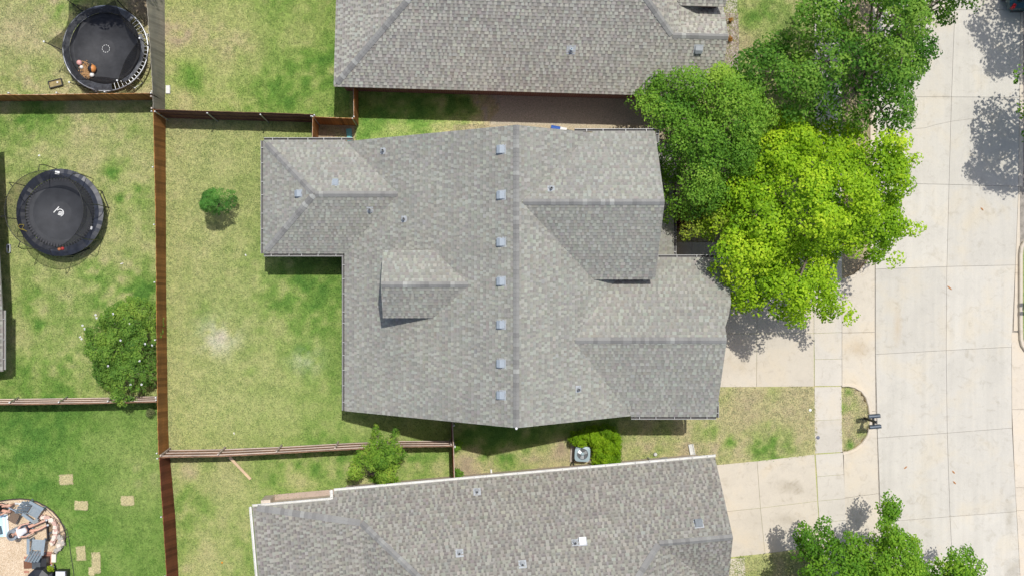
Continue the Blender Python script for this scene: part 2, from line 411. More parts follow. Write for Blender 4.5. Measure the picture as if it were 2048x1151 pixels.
BL = [(440,80,60,-.22),(500,100,45,-.2),(620,70,40,-.12),(345,60,45,-.4),(355,215,40,-.3),(380,150,25,.3),(560,180,60,.14),(640,120,40,.2),(400,30,50,-.1),
      (225,345,15,.45),(270,392,20,.32),(240,400,9,.3),(185,545,22,.3),(60,600,22,.26),(80,645,14,.25),(125,720,26,.2),(55,720,22,.15),(240,610,60,.2),(280,590,40,.25),(110,800,60,.08),
      (130,30,40,.25),(200,-5,40,.1),(150,100,40,-.1),(30,60,50,-.12),(285,10,30,-.42),(300,170,25,.1),(60,230,60,.18),(150,260,60,-.05),(180,330,40,-.1),
      (435,680,22,-.14),(445,670,10,-.16),(640,620,60,.14),(610,540,90,.16),(660,760,50,.06),(600,700,30,.08),(505,745,12,.2),(560,610,60,.08),(420,630,30,.07),(560,660,18,-.12),(640,720,25,.02),
      (60,860,90,.12),(30,960,70,.14),(300,960,50,-.14),(310,880,40,-.1),(200,880,60,-.05),(150,1060,40,.08),(250,1080,60,-.04),(270,930,40,-.08),(220,1000,40,-.06),
      (455,960,60,-.14),(420,1110,50,-.12),(360,1000,30,.1),(380,940,16,-.3),(600,960,22,-.32),(590,940,40,.2),(650,910,60,.12),(840,930,40,.14),(860,960,20,-.1),(800,890,30,-.1),(700,900,30,.1),
      (760,230,40,.12),(900,200,40,.25),(950,215,30,.3),(830,225,40,.2),(745,205,16,-.2),(940,255,40,.1),(1000,255,30,-.15),(790,262,30,-.12),
      (960,900,40,.15),(1000,880,60,.25),(1120,890,20,-.32),(1090,910,50,-.1),(940,940,30,-.2),(1300,890,30,.1),(1380,900,30,-.12),(1420,870,30,.12),(1460,885,14,.35),(1540,890,40,.3),(1500,800,40,-.14),(1480,840,40,-.12),(1560,840,50,-.1),(1600,800,40,-.15),(1610,870,30,-.05),(1545,790,14,.2),(1545,850,12,.25),
      (1700,787,9,.42),(1697,815,14,.3),(1702,890,9,.45),(1728,800,10,-.15),(1700,860,20,-.05),(1720,872,10,.12),
      (1500,20,50,.1),(1530,40,40,.12),(1490,80,30,-.2),(1470,90,20,-.12),(1600,10,20,.1),(1720,540,14,-.1),(1705,535,30,-.15)]
for bx, by, br, dv in BL:
    M += dv * np.exp(-((PX - bx) ** 2 + (PY - by) ** 2) / (br * br)) * np.clip(1 + 0.9 * F2 + 0.4 * F, 0, 2.5)
M = np.clip(M, 0, 1)
pos = np.array([s[0] for s in ST], float); cs = np.array([s[1] for s in ST], float)
C = np.stack([np.interp(M, pos, cs[:, i]) for i in range(3)], -1)
k = inpoly_np([(-200,802),(345,802),(370,1400),(-200,1400)], PX, PY)         # the sown lawn at bottom left is a cleaner green
C[k] *= np.array((0.93, 0.95, 0.95))
k = inpoly_np([(714,150),(1330,150),(1330,310),(714,310)], PX, PY); C[k] = np.minimum(C[k] * 1.3, 0.6); k &= (M < 0.22); C[k] = C[k] * 0.3 + np.array((0.53, 0.50, 0.44)) * 0.7  # ground between the houses coloured lighter to offset the deep shade there
k = inpoly_np([(325,-400),(700,-400),(700,236),(325,236)], PX, PY); C[k] *= np.array((1.0, 1.01, 0.93))
k = inpoly_np([(905,240),(1330,240),(1330,310),(905,310)], PX, PY) & (PY > 249)
C[k] = C[k] * 0.35 + np.array((0.50, 0.42, 0.30)) * 0.65                        # sand-coloured strip along the wall: sunlit soil, its brightness put into the colour
wht = np.exp(-(((PX - 437) / 36) ** 2 + ((PY - 672) / 32) ** 2)) * np.clip(0.6 + 1.2 * fbm(GX, GY, 2.2, 5), 0, 1)
wht += 0.6 * np.exp(-(((PX - 612) / 30) ** 2 + ((PY - 718) / 26) ** 2)) * np.clip(0.4 + 1.4 * fbm(GX, GY, 2.2, 9), 0, 1)
wht = np.clip(wht * 1.3, 0, 1); C = C * (1 - 0.55 * wht[..., None]) + np.array((0.64, 0.64, 0.56)) * 0.55 * wht[..., None]
dens = np.clip((M - 0.10) / 0.3, 0, 1)
Z = 0.03 * fbm(GX, GY, 0.12, 3, 2)
bare = np.zeros(GX.shape, bool)
for poly in (DRIVE, DRIVE3, WALKS, PATIO_E): bare |= inpoly_np(poly, PX, PY)
bare |= inpoly_np([(1350,485),(1420,485),(1420,520),(1350,520)], PX, PY)
for f_ in FOOT: bare |= inpoly_np(f_, PX, PY)
road_m = (PX > 1752)
isl = np.zeros(GX.shape, bool)
for p_ in (ISL1, ISL2, ISL3): isl |= inpoly_np(p_, PX, PY)
low = ((PX > 1684) & ~isl)
Z[low] = -0.30; dens[bare | low] = 0
Z[bare & ~low] -= 0.02
Z[isl] = np.maximum(Z[isl], -0.005)
Z = np.where(low | bare, Z, np.clip(Z, -0.03, 0.012))
ny_, nx_ = GX.shape
V = np.stack([GX, GY, Z], -1).reshape(-1, 3)
idx = np.arange(nx_ * ny_).reshape(ny_, nx_)
FQ = np.stack([idx[:-1, :-1], idx[:-1, 1:], idx[1:, 1:], idx[1:, :-1]], -1).reshape(-1, 4)
def grid_mesh(name, V, FQ):
    me = bpy.data.meshes.new(name); me.vertices.add(len(V)); me.vertices.foreach_set('co', V.astype(np.float32).ravel())
    me.loops.add(FQ.size); me.loops.foreach_set('vertex_index', FQ.astype(np.int32).ravel())
    me.polygons.add(len(FQ)); me.polygons.foreach_set('loop_start', np.arange(0, FQ.size, FQ.shape[1], dtype=np.int32))
    me.update(calc_edges=True); return me
def add_col(me, C):
    C4 = np.concatenate([C.reshape(-1, 3), np.ones((C.size // 3, 1))], 1).astype(np.float32)
    a = me.attributes.new('col', 'FLOAT_COLOR', 'POINT'); a.data.foreach_set('color', C4.ravel())
def turf_mat(name, inst_):
    m, nt, b, o = node_mat(name)
    a = nt.nodes.new('ShaderNodeAttribute'); a.attribute_name = 'col'
    if inst_:
        a.attribute_type = 'INSTANCER'
        oi = nt.nodes.new('ShaderNodeObjectInfo')
        r = ramp(nt, oi.outputs['Random'], [(0.0, (0.62, 0.74, 0.62)), (0.5, (1.0, 1.0, 1.0)), (1.0, (1.38, 1.28, 1.30))])
        c = mixc(nt, 1.0, a.outputs['Color'], r, 'MULTIPLY')
    else:
        f = noise(nt, 16, 5, 0.75); g2 = noise(nt, 55, 3, 0.7)
        c = mixc(nt, 1.0, a.outputs['Color'], ramp(nt, f, [(0.3, (0.60, 0.66, 0.58)), (0.7, (1.28, 1.18, 1.12))]), 'MULTIPLY')
        c = mixc(nt, 1.0, c, ramp(nt, g2, [(0.3, (0.72, 0.72, 0.70)), (0.7, (1.2, 1.2, 1.15))]), 'MULTIPLY')
        bump(nt, b, f, 0.5, 0.03)
    nt.links.new(c, b.inputs['Base Color']); b.inputs['Roughness'].default_value = 0.9; b.inputs['Specular IOR Level'].default_value = 0.1
    if inst_:
        t = nt.nodes.new('ShaderNodeBsdfTranslucent'); mx = nt.nodes.new('ShaderNodeMixShader'); mx.inputs[0].default_value = 0.3
        nt.links.new(c, t.inputs[0]); nt.links.new(b.outputs[0], mx.inputs[1]); nt.links.new(t.outputs[0], mx.inputs[2]); nt.links.new(mx.outputs[0], o.inputs[0])
    return m
M_TURF = turf_mat('turf', False); M_BLADE = turf_mat('grass_blade', True)
lm = grid_mesh('lawn', V, FQ); add_col(lm, C); lm.materials.append(M_TURF)
tag(link('lawn', lm), 'patchy lawns and bare soil of the yards around the houses', kind='structure')
gmesh = grid_mesh('grass', V, FQ); add_col(gmesh, C); gmesh.materials.append(M_BLADE)
da = gmesh.attributes.new('dens', 'FLOAT', 'POINT'); da.data.foreach_set('value', (dens * (0.7 + 0.3 * np.clip(F + 0.5, 0, 1))).astype(np.float32).ravel())
grass = tag(link('grass', gmesh), 'short patchy grass growing over all the yards', 'grass', kind='stuff')
def grass_nodes():
    ng = bpy.data.node_groups.new('grass_tufts', 'GeometryNodeTree')
    ng.interface.new_socket('Geometry', in_out='INPUT', socket_type='NodeSocketGeometry'); ng.interface.new_socket('Geometry', in_out='OUTPUT', socket_type='NodeSocketGeometry')
    N = ng.nodes; L = ng.links
    i = N.new('NodeGroupInput'); o = N.new('NodeGroupOutput')
    d = N.new('GeometryNodeDistributePointsOnFaces'); na = N.new('GeometryNodeInputNamedAttribute'); na.data_type = 'FLOAT'; na.inputs[0].default_value = 'dens'
    mu = N.new('ShaderNodeMath'); mu.operation = 'MULTIPLY'; mu.inputs[1].default_value = 210.0
    L.new(na.outputs[0], mu.inputs[0]); L.new(mu.outputs[0], d.inputs['Density']); L.new(i.outputs[0], d.inputs['Mesh'])
    j = N.new('GeometryNodeJoinGeometry'); rr = random.Random(3)
    for k in range(7):
        c = N.new('GeometryNodeMeshCone'); c.fill_type = 'NONE'; c.inputs['Vertices'].default_value = 3; c.inputs['Radius Top'].default_value = 0.0
        c.inputs['Radius Bottom'].default_value = 0.013; c.inputs['Depth'].default_value = rr.uniform(0.05, 0.085)
        t = N.new('GeometryNodeTransform'); a = rr.uniform(0, 6.28); q = rr.uniform(0.02, 0.045)
        t.inputs['Translation'].default_value = (q * math.cos(a), q * math.sin(a), 0.0); t.inputs['Rotation'].default_value = (0, rr.uniform(0.6, 1.25), a)
        L.new(c.outputs['Mesh'], t.inputs['Geometry']); L.new(t.outputs[0], j.inputs[0])
    sm = N.new('GeometryNodeSetMaterial'); sm.inputs['Material'].default_value = M_BLADE; L.new(j.outputs[0], sm.inputs[0])
    ip = N.new('GeometryNodeInstanceOnPoints'); L.new(d.outputs['Points'], ip.inputs['Points']); L.new(sm.outputs[0], ip.inputs['Instance'])
    rv = N.new('FunctionNodeRandomValue'); rv.data_type = 'FLOAT_VECTOR'; rv.inputs[0].default_value = (-0.2, -0.2, 0); rv.inputs[1].default_value = (0.2, 0.2, 6.28)
    rs = N.new('FunctionNodeRandomValue'); rs.data_type = 'FLOAT'; rs.inputs[2].default_value = 0.55; rs.inputs[3].default_value = 1.25
    L.new(rv.outputs[0], ip.inputs['Rotation']); L.new(rs.outputs[1], ip.inputs['Scale']); L.new(ip.outputs[0], o.inputs[0])
    return ng
gmod = grass.modifiers.new('grass', 'NODES'); gmod.node_group = grass_nodes()

# ------------------------------------------------------------------ road, kerbs, driveways, sidewalks
def pxpoly(pts, z=0.0): return [P(a, b, z).to_2d() for a, b in pts]
def inset(poly, d):
    n = len(poly); a = sum(poly[i].x * poly[(i+1) % n].y - poly[(i+1) % n].x * poly[i].y for i in range(n))
    if a < 0: poly = poly[::-1]
    out = []
    for i in range(n):
        e1 = (poly[i] - poly[i-1]).normalized(); e2 = (poly[(i+1) % n] - poly[i]).normalized()
        n1 = Vector((-e1.y, e1.x)); n2 = Vector((-e2.y, e2.x)); b = (n1 + n2)
        L = b.length
        b = b / L if L > 1e-6 else n1
        out.append(poly[i] + b * (d / max(0.35, b.dot(n1))))
    return out
def slabs(parent, cells, mat, zt=0.0, th=0.10, gap=0.007, zf=None):
    for pts in cells:
        q = inset(pxpoly(pts, zt), gap)
        if zf: top = [zf(p) for p in q]; m = MB().prism(q, [t - th for t in top], top)
        else: m = MB().prism(q, zt - th, zt)
        part('slab', m, mat, parent)
RZ = -0.13
def sheet(name, pts, z, mat, label, th=0.08):
    m = MB().prism(pxpoly(pts, z), z - th, z); return solo(name, m, mat, P(*pts[0], z - th), label, kind='structure')
# road
road = sheet('road', [(1735,-900),(2120,-900),(2120,2100),(1735,2100)], RZ - 0.035, M_JOINT, 'pale concrete street running along the right edge')
def cx(y):  # centre joint
    return float(np.interp(y, [-200,65,195,288,370,520,640,800,863,960,1032,1105,1300], [1918,1908,1903,1901,1898,1894,1892,1893,1894.5,1896,1900,1904,1914]))
def lx(y): return float(np.interp(y, [-200,500,700,800,864,1000,1060,1151,1300], [1756,1751,1751,1752,1755,1759,1763,1768,1778]))
def rx(y): return float(np.interp(y, [-200,288,400,520,560,661,664,860,970,1000,1151,1300], [2044,2038,2037,2031,2030,2027,2023,2024,2030,2032,2040,2050]))
J = [(-330,-330,-330),(-160,-160,-160),(20,20,20),(194,194,195),(366,369,373),(538,533,530),(708,700,693),(875,865,855),(1043,1032,1022),(1205,1195,1185),(1370,1360,1350)]
cells = []
for a, b in zip(J[:-1], J[1:]):
    cells.append([(lx(a[0]),a[0]),(cx(a[1]),a[1]),(cx(b[1]),b[1]),(lx(b[0]),b[0])])
    cells.append([(cx(a[1]),a[1]),(rx(a[2]),a[2]),(rx(b[2]),b[2]),(cx(b[1]),b[1])])
slabs(road, cells, M_ROAD, RZ)
# gutter pans at both sides
cells = []
for a, b in ((-330,-100),(-100,194),(194,470)): cells.append([(1745,a),(lx(a),a),(lx(b),b),(1745,b)])
for a, b in ((1120,1330),): cells.append([(1757,a),(lx(a),a),(lx(b),b),(1768,b)])
for a, b in ((-330,-100),(-100,194),(194,373),(373,530),(530,545),(545,661)): cells.append([(rx(a),a),(2040 if b > 480 else 2048,a),(2040 if b > 480 else 2046,b),(rx(b),b)])
cells += [[(rx(664),664),(2062,664),(2062,818),(rx(818),818)], [(rx(818),818),(2062,818),(2062,974),(rx(974),974)], [(rx(974),974),(2062,974),(2062,1020),(rx(1020),1020)], [(rx(1020),1020),(2062,1020),(2062,1330),(rx(1330),1330)]]
slabs(road, cells, M_KERB, RZ + 0.006)
# crack and stains lie in the slab material; drive aprons fall to the gutter
def apron_z(p):
    x = p.x * S + NX
    return 0.014 + (RZ + 0.004 - 0.014) * min(1, max(0, (x - 1690) / 58.0))
drv = sheet('driveway', [(1375,512),(1683,512),(1683,774),(1375,774)], -0.02, M_JOINT, 'cream concrete driveway in front of the middle house')
slabs(drv, [[(1380,510),(1514,510),(1514,666.5),(1380,667)],[(1514,510),(1628,510),(1628,666),(1514,666.5)],[(1380,667),(1514,666.5),(1513,773),(1380,773.5)],[(1514,666.5),(1628,666),(1628,772),(1513,773)]], M_DRIVE, 0.014)
slabs(drv, [[(1684,557),(1700,553),(1714,546),(1728,534),(1737,520),(1742,505),(1752,505),(1752,664),(1684,665)],[(1684,665),(1752,664),(1753.5,822),(1743,822),(1740,800),(1733,788),(1722,778),(1710,771),(1697,768),(1684,769)]], M_DRIVE, 0.014, zf=apron_z)
drv3 = sheet('driveway', [(1405,935),(1684,908),(1690,1098),(1405,1122)], -0.02, M_JOINT, 'cream concrete driveway in front of the lower house')
slabs(drv3, [[(1400,932),(1514,921),(1521,1015),(1400,1027)],[(1514,921),(1629,907.5),(1635,1001),(1521,1015)],[(1400,1027),(1521,1015),(1530,1106),(1400,1120)],[(1521,1015),(1635,1001),(1641,1092),(1530,1106)],[(1400,1122),(1462,1116),(1490,1114),(1496,1300),(1400,1300)]], M_DRIVE, 0.014)
def apron3_z(p):
    x = p.x * S + NX
    return 0.014 + (RZ + 0.004 - 0.014) * min(1, max(0, (x - 1696) / 66.0))
slabs(drv3, [[(1687,906),(1700,905),(1714,899),(1728,887),(1738,872),(1742,852),(1743,822),(1753.5,822),(1756,864),(1759.5,987),(1689,995)],[(1689,995),(1759.5,987),(1764,1060),(1767,1118),(1752,1118),(1740,1100),(1718,1091),(1693,1091)]], M_DRIVE, 0.014, zf=apron3_z)
wk = sheet('sidewalk', [(1630,-260),(1683,-260),(1683,1330),(1650,1330)], -0.025, M_JOINT, 'narrow concrete sidewalk beside the street')
cells = [[(1629,-250),(1684,-250),(1684,-120),(1629,-120)],[(1629,-120),(1684,-120),(1684,5),(1629,5)],[(1629,5),(1684,5),(1684,130),(1629,130)],[(1629,130),(1684,130),(1684,255),(1629,255)],[(1629,255),(1684,255),(1684,380),(1629,380)],[(1629,380),(1684,380),(1684,512),(1629,512)],
 [(1628,512),(1684,512),(1684,664),(1628,666)],[(1628,666),(1684,664),(1684,717),(1629,718)],[(1629,718),(1684,717),(1684,771),(1629,771)],[(1629,773),(1683,772),(1684,838),(1629,840)],[(1629,840),(1684,838),(1685,903),(1630,906)],
 [(1631,908),(1686,904),(1688,948),(1634,952)],[(1634,952),(1688,948),(1690,996),(1636,1001)],[(1636,1001),(1690,996),(1692,1039),(1639,1045)],[(1639,1045),(1692,1039),(1695,1090),(1642,1094)],[(1642,1096),(1696,1092),(1702,1220),(1650,1220)]]
slabs(wk, cells, M_WALK, 0.016)
pth = sheet('path', [(1346,483),(1420,483),(1420,517),(1346,517)], -0.02, M_JOINT, 'shaded concrete front path between garage wing and bed')
slabs(pth, [[(1330,484),(1384,484),(1384,516),(1330,516)],[(1384,484),(1440,484),(1440,516),(1384,516)]], M_PATH, 0.014)
pth = sheet('path', [(1420,-120),(1476,-120),(1476,25),(1420,25)], -0.02, M_JOINT, 'short concrete walk at the front of the upper house')
slabs(pth, [[(1450,-20),(1475,-20),(1475,25),(1450,25)],[(1450,-120),(1475,-120),(1475,-20),(1450,-20)]], M_WALK, 0.014)
def kerb(name, pts, label, w=0.15, h0=-0.25, h1=0.028):
    pts = [P(a, b, 0).to_2d() for a, b in pts]
    left = []; right = []
    for i, p in enumerate(pts):
        d = (pts[min(i+1, len(pts)-1)] - pts[max(i-1, 0)]).normalized(); n = Vector((-d.y, d.x))
        left.append(p + n * w / 2); right.append(p - n * w / 2)
    m = MB()
    for i in range(len(pts) - 1):
        a, b, c, d = left[i], left[i+1], right[i+1], right[i]
        def at(q, z): return (q.x, q.y, z)
        def mid(q, r, t): return q.lerp(r, t)
        # rounded top edge profile across the width
        prof = [(0.0, h0), (0.0, h1 - 0.012), (0.12, h1), (0.8, h1 - 0.004), (1.0, h1 - 0.05), (1.0, h0)]
        for (t0, z0), (t1, z1) in zip(prof[:-1], prof[1:]):
            m.quad([at(mid(a, d, t0), z0), at(mid(b, c, t0), z0), at(mid(b, c, t1), z1), at(mid(a, d, t1), z1)])
    return solo(name, m, M_KERB, Vector((pts[0].x, pts[0].y, h0)), label, kind='structure')
kerb('kerb', [(1684,770),(1697,769.5),(1710,772.5),(1724,780.5),(1733.5,793),(1739,810),(1742,832),(1741,853),(1736.5,871.5),(1726,886.5),(1711,898.5),(1697,904),(1686,906)], 'curved kerb round the small grass strip with the mailboxes')
kerb('kerb', [(1743,-330),(1743,0),(1743,200),(1743,400),(1743,505),(1737,523),(1724.5,539),(1708,551.5),(1691,558),(1685,559)], 'kerb along the verge under the big front trees')
kerb('kerb', [(1693,1093),(1718,1093),(1738,1107),(1748,1128),(1753,1160),(1758,1330)], 'kerb beside the tree at the bottom of the street')
kerb('kerb', [(2060,705),(2052,699),(2046,690),(2043,678),(2042,650),(2042,560),(2042,510),(2044,494),(2049,486),(2062,482)][::-1], 'kerb on the far side of the street', h1=0.03)
g = MB().prism(pxpoly([(2046,494),(2090,484),(2090,700),(2058,695),(2048,684),(2045,650),(2045,520)], 0), -0.3, -0.005)
isl_m, nt_, b_, o_ = node_mat('verge_turf')
nt_.links.new(ramp(nt_, noise(nt_, 9, 5, 0.7), [(0.3, (0.12, 0.22, 0.05)), (0.7, (0.34, 0.36, 0.14))]), b_.inputs['Base Color']); b_.inputs['Roughness'].default_value = 0.95
solo('verge', g, isl_m, P(2046, 494, -0.3), 'grass verge on the far side of the street', kind='structure')
# hairline crack across a slab
ck = MB(); pts = [(1828,257.5),(1850,256),(1870,250),(1888,246),(1905,242.5),(1925,240),(1940,238),(1956,237.5)]
for a, b in zip(pts[:-1], pts[1:]):
    pa, pb = P(*a, RZ), P(*b, RZ); d = (pb - pa).normalized(); n = Vector((-d.y, d.x, 0)) * 0.008
    ck.quad([pa + n + Vector((0,0,.004)), pb + n + Vector((0,0,.004)), pb - n + Vector((0,0,.004)), pa - n + Vector((0,0,.004))])
part('crack', ck, M_JOINT, road)
# ------------------------------------------------------------------ roofs
class Plane:
    """z = c + a*X + b*Y, with X, Y plan pixels (Y down)"""
    def __init__(s, c, a, b): s.c, s.a, s.b = c, a, b
    def z(s, X, Y): return s.c + s.a * X + s.b * Y
    def p(s, X, Y, dz=0.0): return Q(X, Y, s.z(X, Y) + dz)
    def normal(s):
        return Vector((-s.a * S, s.b * S, 1.0)).normalized()
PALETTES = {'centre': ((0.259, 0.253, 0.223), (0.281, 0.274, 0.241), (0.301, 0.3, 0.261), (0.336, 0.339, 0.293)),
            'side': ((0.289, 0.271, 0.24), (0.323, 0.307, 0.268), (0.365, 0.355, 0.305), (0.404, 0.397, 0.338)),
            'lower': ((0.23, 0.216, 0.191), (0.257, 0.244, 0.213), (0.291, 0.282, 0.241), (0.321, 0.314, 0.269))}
def shingles(plane, pieces, eave, seed, pal='centre', expo=0.143):
    """one mesh of overlapping tabs clipped to convex plan pieces; eave = plan direction of the courses"""
    rr = random.Random(seed); n = plane.normal()
    e0 = plane.p(0, 0); e1 = plane.p(eave[0], eave[1]); u = (e1 - e0).normalized(); v = n.cross(u)
    if v.z < 0: v = -v; u = -u
    o = plane.p(*pieces[0][0])
    uv = []
    for pc in pieces:
        q = [((plane.p(*a) - o).dot(u), (plane.p(*a) - o).dot(v)) for a in pc]
        ar = sum(q[i][0] * q[(i+1) % len(q)][1] - q[(i+1) % len(q)][0] * q[i][1] for i in range(len(q)))
        uv.append(q if ar > 0 else q[::-1])
    U0 = min(p[0] for q in uv for p in q); U1 = max(p[0] for q in uv for p in q); V0 = min(p[1] for q in uv for p in q); V1 = max(p[1] for q in uv for p in q)
    m = MB(); m.c = []; cols = PALETTES[pal]; shade = 0.90 if pal == 'centre' else 0.78
    nc = int((V1 - V0) / expo) + 2
    bounds = [(min(p[0] for p in q), max(p[0] for p in q), min(p[1] for p in q), max(p[1] for p in q)) for q in uv]
    for k in range(nc):
        v0 = V0 + k * expo - 0.02; v1 = v0 + expo
        x = U0 - rr.uniform(0, 0.9); up = rr.random() < 0.5; wob = rr.uniform(-0.004, 0.004); tone = 0.0; left = 0.0
        while x < U1:
            if left <= 0: left = 0.98; tone = rr.gauss(0, 0.03)
            w = rr.choice((0.09, 0.11, 0.14, 0.17)) if up else rr.choice((0.06, 0.09, 0.12, 0.18))
            left -= w
            hi = 0.024 if up else 0.013
            t = rr.random()
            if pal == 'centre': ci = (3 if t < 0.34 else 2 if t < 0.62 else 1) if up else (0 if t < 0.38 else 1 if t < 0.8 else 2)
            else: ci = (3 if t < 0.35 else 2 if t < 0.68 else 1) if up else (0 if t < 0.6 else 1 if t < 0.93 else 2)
            cc = [min(0.9, c * (1 + tone + rr.gauss(0, 0.02))) for c in cols[ci]]
            x0, x1 = x, x + w; x += w; up = not up
            va, vm, vb = v0 + wob, v0 + wob + expo * 0.5, v1 + wob + 0.004
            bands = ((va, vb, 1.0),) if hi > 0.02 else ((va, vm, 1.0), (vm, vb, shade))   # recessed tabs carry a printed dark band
            for q, bd, (ba, bb_, kk) in [(q, bd, bb) for q, bd in zip(uv, bounds) for bb in bands]:
                if x1 < bd[0] or x0 > bd[1] or v1 < bd[2] or v0 > bd[3]: continue
                p = [(x0, ba), (x1, ba), (x1, bb_), (x0, bb_)]
                for i in range(len(q)):
                    p = clip(p, q[i], q[(i+1) % len(q)])
                    if len(p) < 3: break
                if len(p) < 3: continue
                def at(a, b, h): return o + u * a + v * b + n * h
                def hh(b): return hi + (0.003 - hi) * min(1, max(0, (b - v0) / expo))
                m.quad([at(a, b, 0.004 + hh(b)) for a, b in p]); m.c.append((*[c * kk for c in cc], 1))
                for i in range(len(p)):
                    a, b = p[i], p[(i+1) % len(p)]
                    if abs(a[1] - v0 - wob) < 1e-5 and abs(b[1] - v0 - wob) < 1e-5 and abs(a[0] - b[0]) > 1e-4:
                        m.quad([at(a[0], a[1], 0.004 + hi), at(a[0], a[1], -0.004), at(b[0], b[1], -0.004), at(b[0], b[1], 0.004 + hi)]); m.c.append((*[c * 0.55 for c in cc], 1))  # butt edge coloured darker, strengthening the shadow line below each course
                        m.f[-1] = m.f[-1][::-1]
    return m
def caps(roof, a, b, n1, n2, step=0.17, half=0.145):
    """folded ridge caps from point a (low end) to b; n1, n2 = normals of the two slopes"""
    a = Vector(a); b = Vector(b); d = (b - a); L = d.length; d.normalize()
    up = (n1 + n2).normalized(); up = (up - d * up.dot(d)).normalized()
    w1 = d.cross(n1); w1 = -w1 if w1.dot(n1 - n2) < 0 else w1
    w2 = d.cross(n2); w2 = -w2 if w2.dot(n2 - n1) < 0 else w2
    side = d.cross(up)
    X = lambda w: Vector((0, w.dot(side), w.dot(up)))
    W1, W2 = X(w1.normalized()), X(w2.normalized())
    m = MB(); l = step + 0.03
    def ring(x, h):
        k = 0.022
        return [Vector((x, 0, h)) + W1 * half, Vector((x, 0, h)) + W1 * k + Vector((0, 0, 0.004)), Vector((x, 0, h + 0.006)), Vector((x, 0, h)) + W2 * k + Vector((0, 0, 0.004)), Vector((x, 0, h)) + W2 * half]
    r0, r1, rb = ring(0, 0.052), ring(l, 0.036), ring(0, 0.02)
    for i in range(4):
        m.quad([r0[i], r0[i+1], r1[i+1], r1[i]]); m.quad([rb[i], rb[i+1], r0[i+1], r0[i]])
    for A, B, Cc in ((r0[0], r1[0], 1), (r0[4], r1[4], 1)):
        dn = Vector((0, 0, -0.04)); m.quad([A, B, B + dn, A + dn])
    me = m.mesh('ridge_cap', M_CAP)
    k = max(1, int(L / step))
    for i in range(k):
        inst('ridge_cap', me, roof, frame(a + d * (i * L / k), d, side, up))
def deck(m, plane, poly, th=0.10, mi=0):
    """closed slab under a slope"""
    if sum(poly[i][0] * poly[(i+1) % len(poly)][1] - poly[(i+1) % len(poly)][0] * poly[i][1] for i in range(len(poly))) > 0: poly = poly[::-1]
    n = len(poly); top = [plane.p(*q, -0.006) for q in poly]; bot = [plane.p(*q, -0.006 - th) for q in poly]; b = len(m.v)
    m.v += [tuple(p) for p in top] + [tuple(p) for p in bot]
    m.f.append(tuple(range(b, b + n))); m.m.append(mi); m.f.append(tuple(range(b + n, b + 2 * n))[::-1]); m.m.append(mi)
    for i in range(n):
        j = (i + 1) % n; m.f.append((b + i, b + n + i, b + n + j, b + j)); m.m.append(1)
def gutter(house, a, b, out, mats, lip=True, every=0.66, w=0.115):
    a = Vector(a); b = Vector(b); d = (b - a); L = d.length; d.normalize(); out = Vector(out).normalized(); z = Vector((0, 0, 1))
    m = MB(); t = 0.012; dp = 0.10
    pr = [(0.004, 0.005), (0.004, -dp), (w, -dp), (w + 0.01, 0.0), (w - t, 0.0), (w - t, -dp + t), (0.004 + t, -dp + t), (0.004 + t, 0.005)]
    rows = [[p + out * x + z * y for x, y in pr] for p in (a, b)]
    for i in range(len(pr)):
        j = (i + 1) % len(pr)
        m.quad([rows[0][i], rows[0][j], rows[1][j], rows[1][i]], 1 if i in (2, 3) else 0)
    m.quad(rows[0][::-1], 1); m.quad(rows[1], 1)
    gt = part('gutter', m, mats, house)
    hm = MB().box((0, 0, 0), (0.03, w, 0.006)).mesh('hanger', mats[1])
    k = max(2, int(L / every))
    for i in range(k):
        inst('hanger', hm, gt, frame(a + d * (L * (i + 0.5 + R.uniform(-0.15, 0.15)) / k) + out * (w / 2 + 0.004) + z * 0.006, d, out, d.cross(out)))
    return gt
def slope_frame(plane, px, py):
    """point on a slope seen at a photo pixel, with downslope / across / normal axes"""
    z = 4.0
    for i in range(30):
        w = P(px, py, z); z = plane.z(w.x * S, -w.y * S)
    w = P(px, py, z); n = plane.normal(); dn = Vector((n.x, n.y, 0))
    dn = (dn - n * dn.dot(n)).normalized(); 
    return w, dn, n.cross(dn), n
def box_vent(roof, plane, px, py, s=0.30, mat=None):
    w, dn, ac, n = slope_frame(plane, px, py); mat = mat or M_VENT
    m = MB(); fr = frame(w, dn, ac, n)
    def add(pts, mi=0): m.quad([fr @ Vector(p) for p in pts], mi)
    f = s * 0.66
    add([(-f,-f,.022),(f,-f,.022),(f,f,.022),(-f,f,.022)], 1)
    h0, h1, a = 0.13, 0.16, s / 2
    top = [(-a,-a,.05),(0.0,-a,h0+.03),(a,-a,h1),(a,a,h1),(0.0,a,h0+.03),(-a,a,.05)]
    add([top[0],top[1],top[4],top[5]]); add([top[1],top[2],top[3],top[4]])
    lo = [(-a,-a,.02),(0,-a,.05),(a,-a,.07),(a,a,.07),(0,a,.05),(-a,a,.02)]
    for i in range(6):
        j = (i + 1) % 6; add([lo[i],lo[j],top[j],top[i]])
    b = a * 0.8
    for p4 in ([(-b,-b,.02),(b,-b,.02),(b,-b,.1),(-b,-b,.1)],[(b,-b,.02),(b,b,.02),(b,b,.1),(b,-b,.1)],[(b,b,.02),(-b,b,.02),(-b,b,.1),(b,b,.1)]): add(p4, 2)
    part('roof_vent', m, [mat, M_FLASH, M_PIPE], roof)
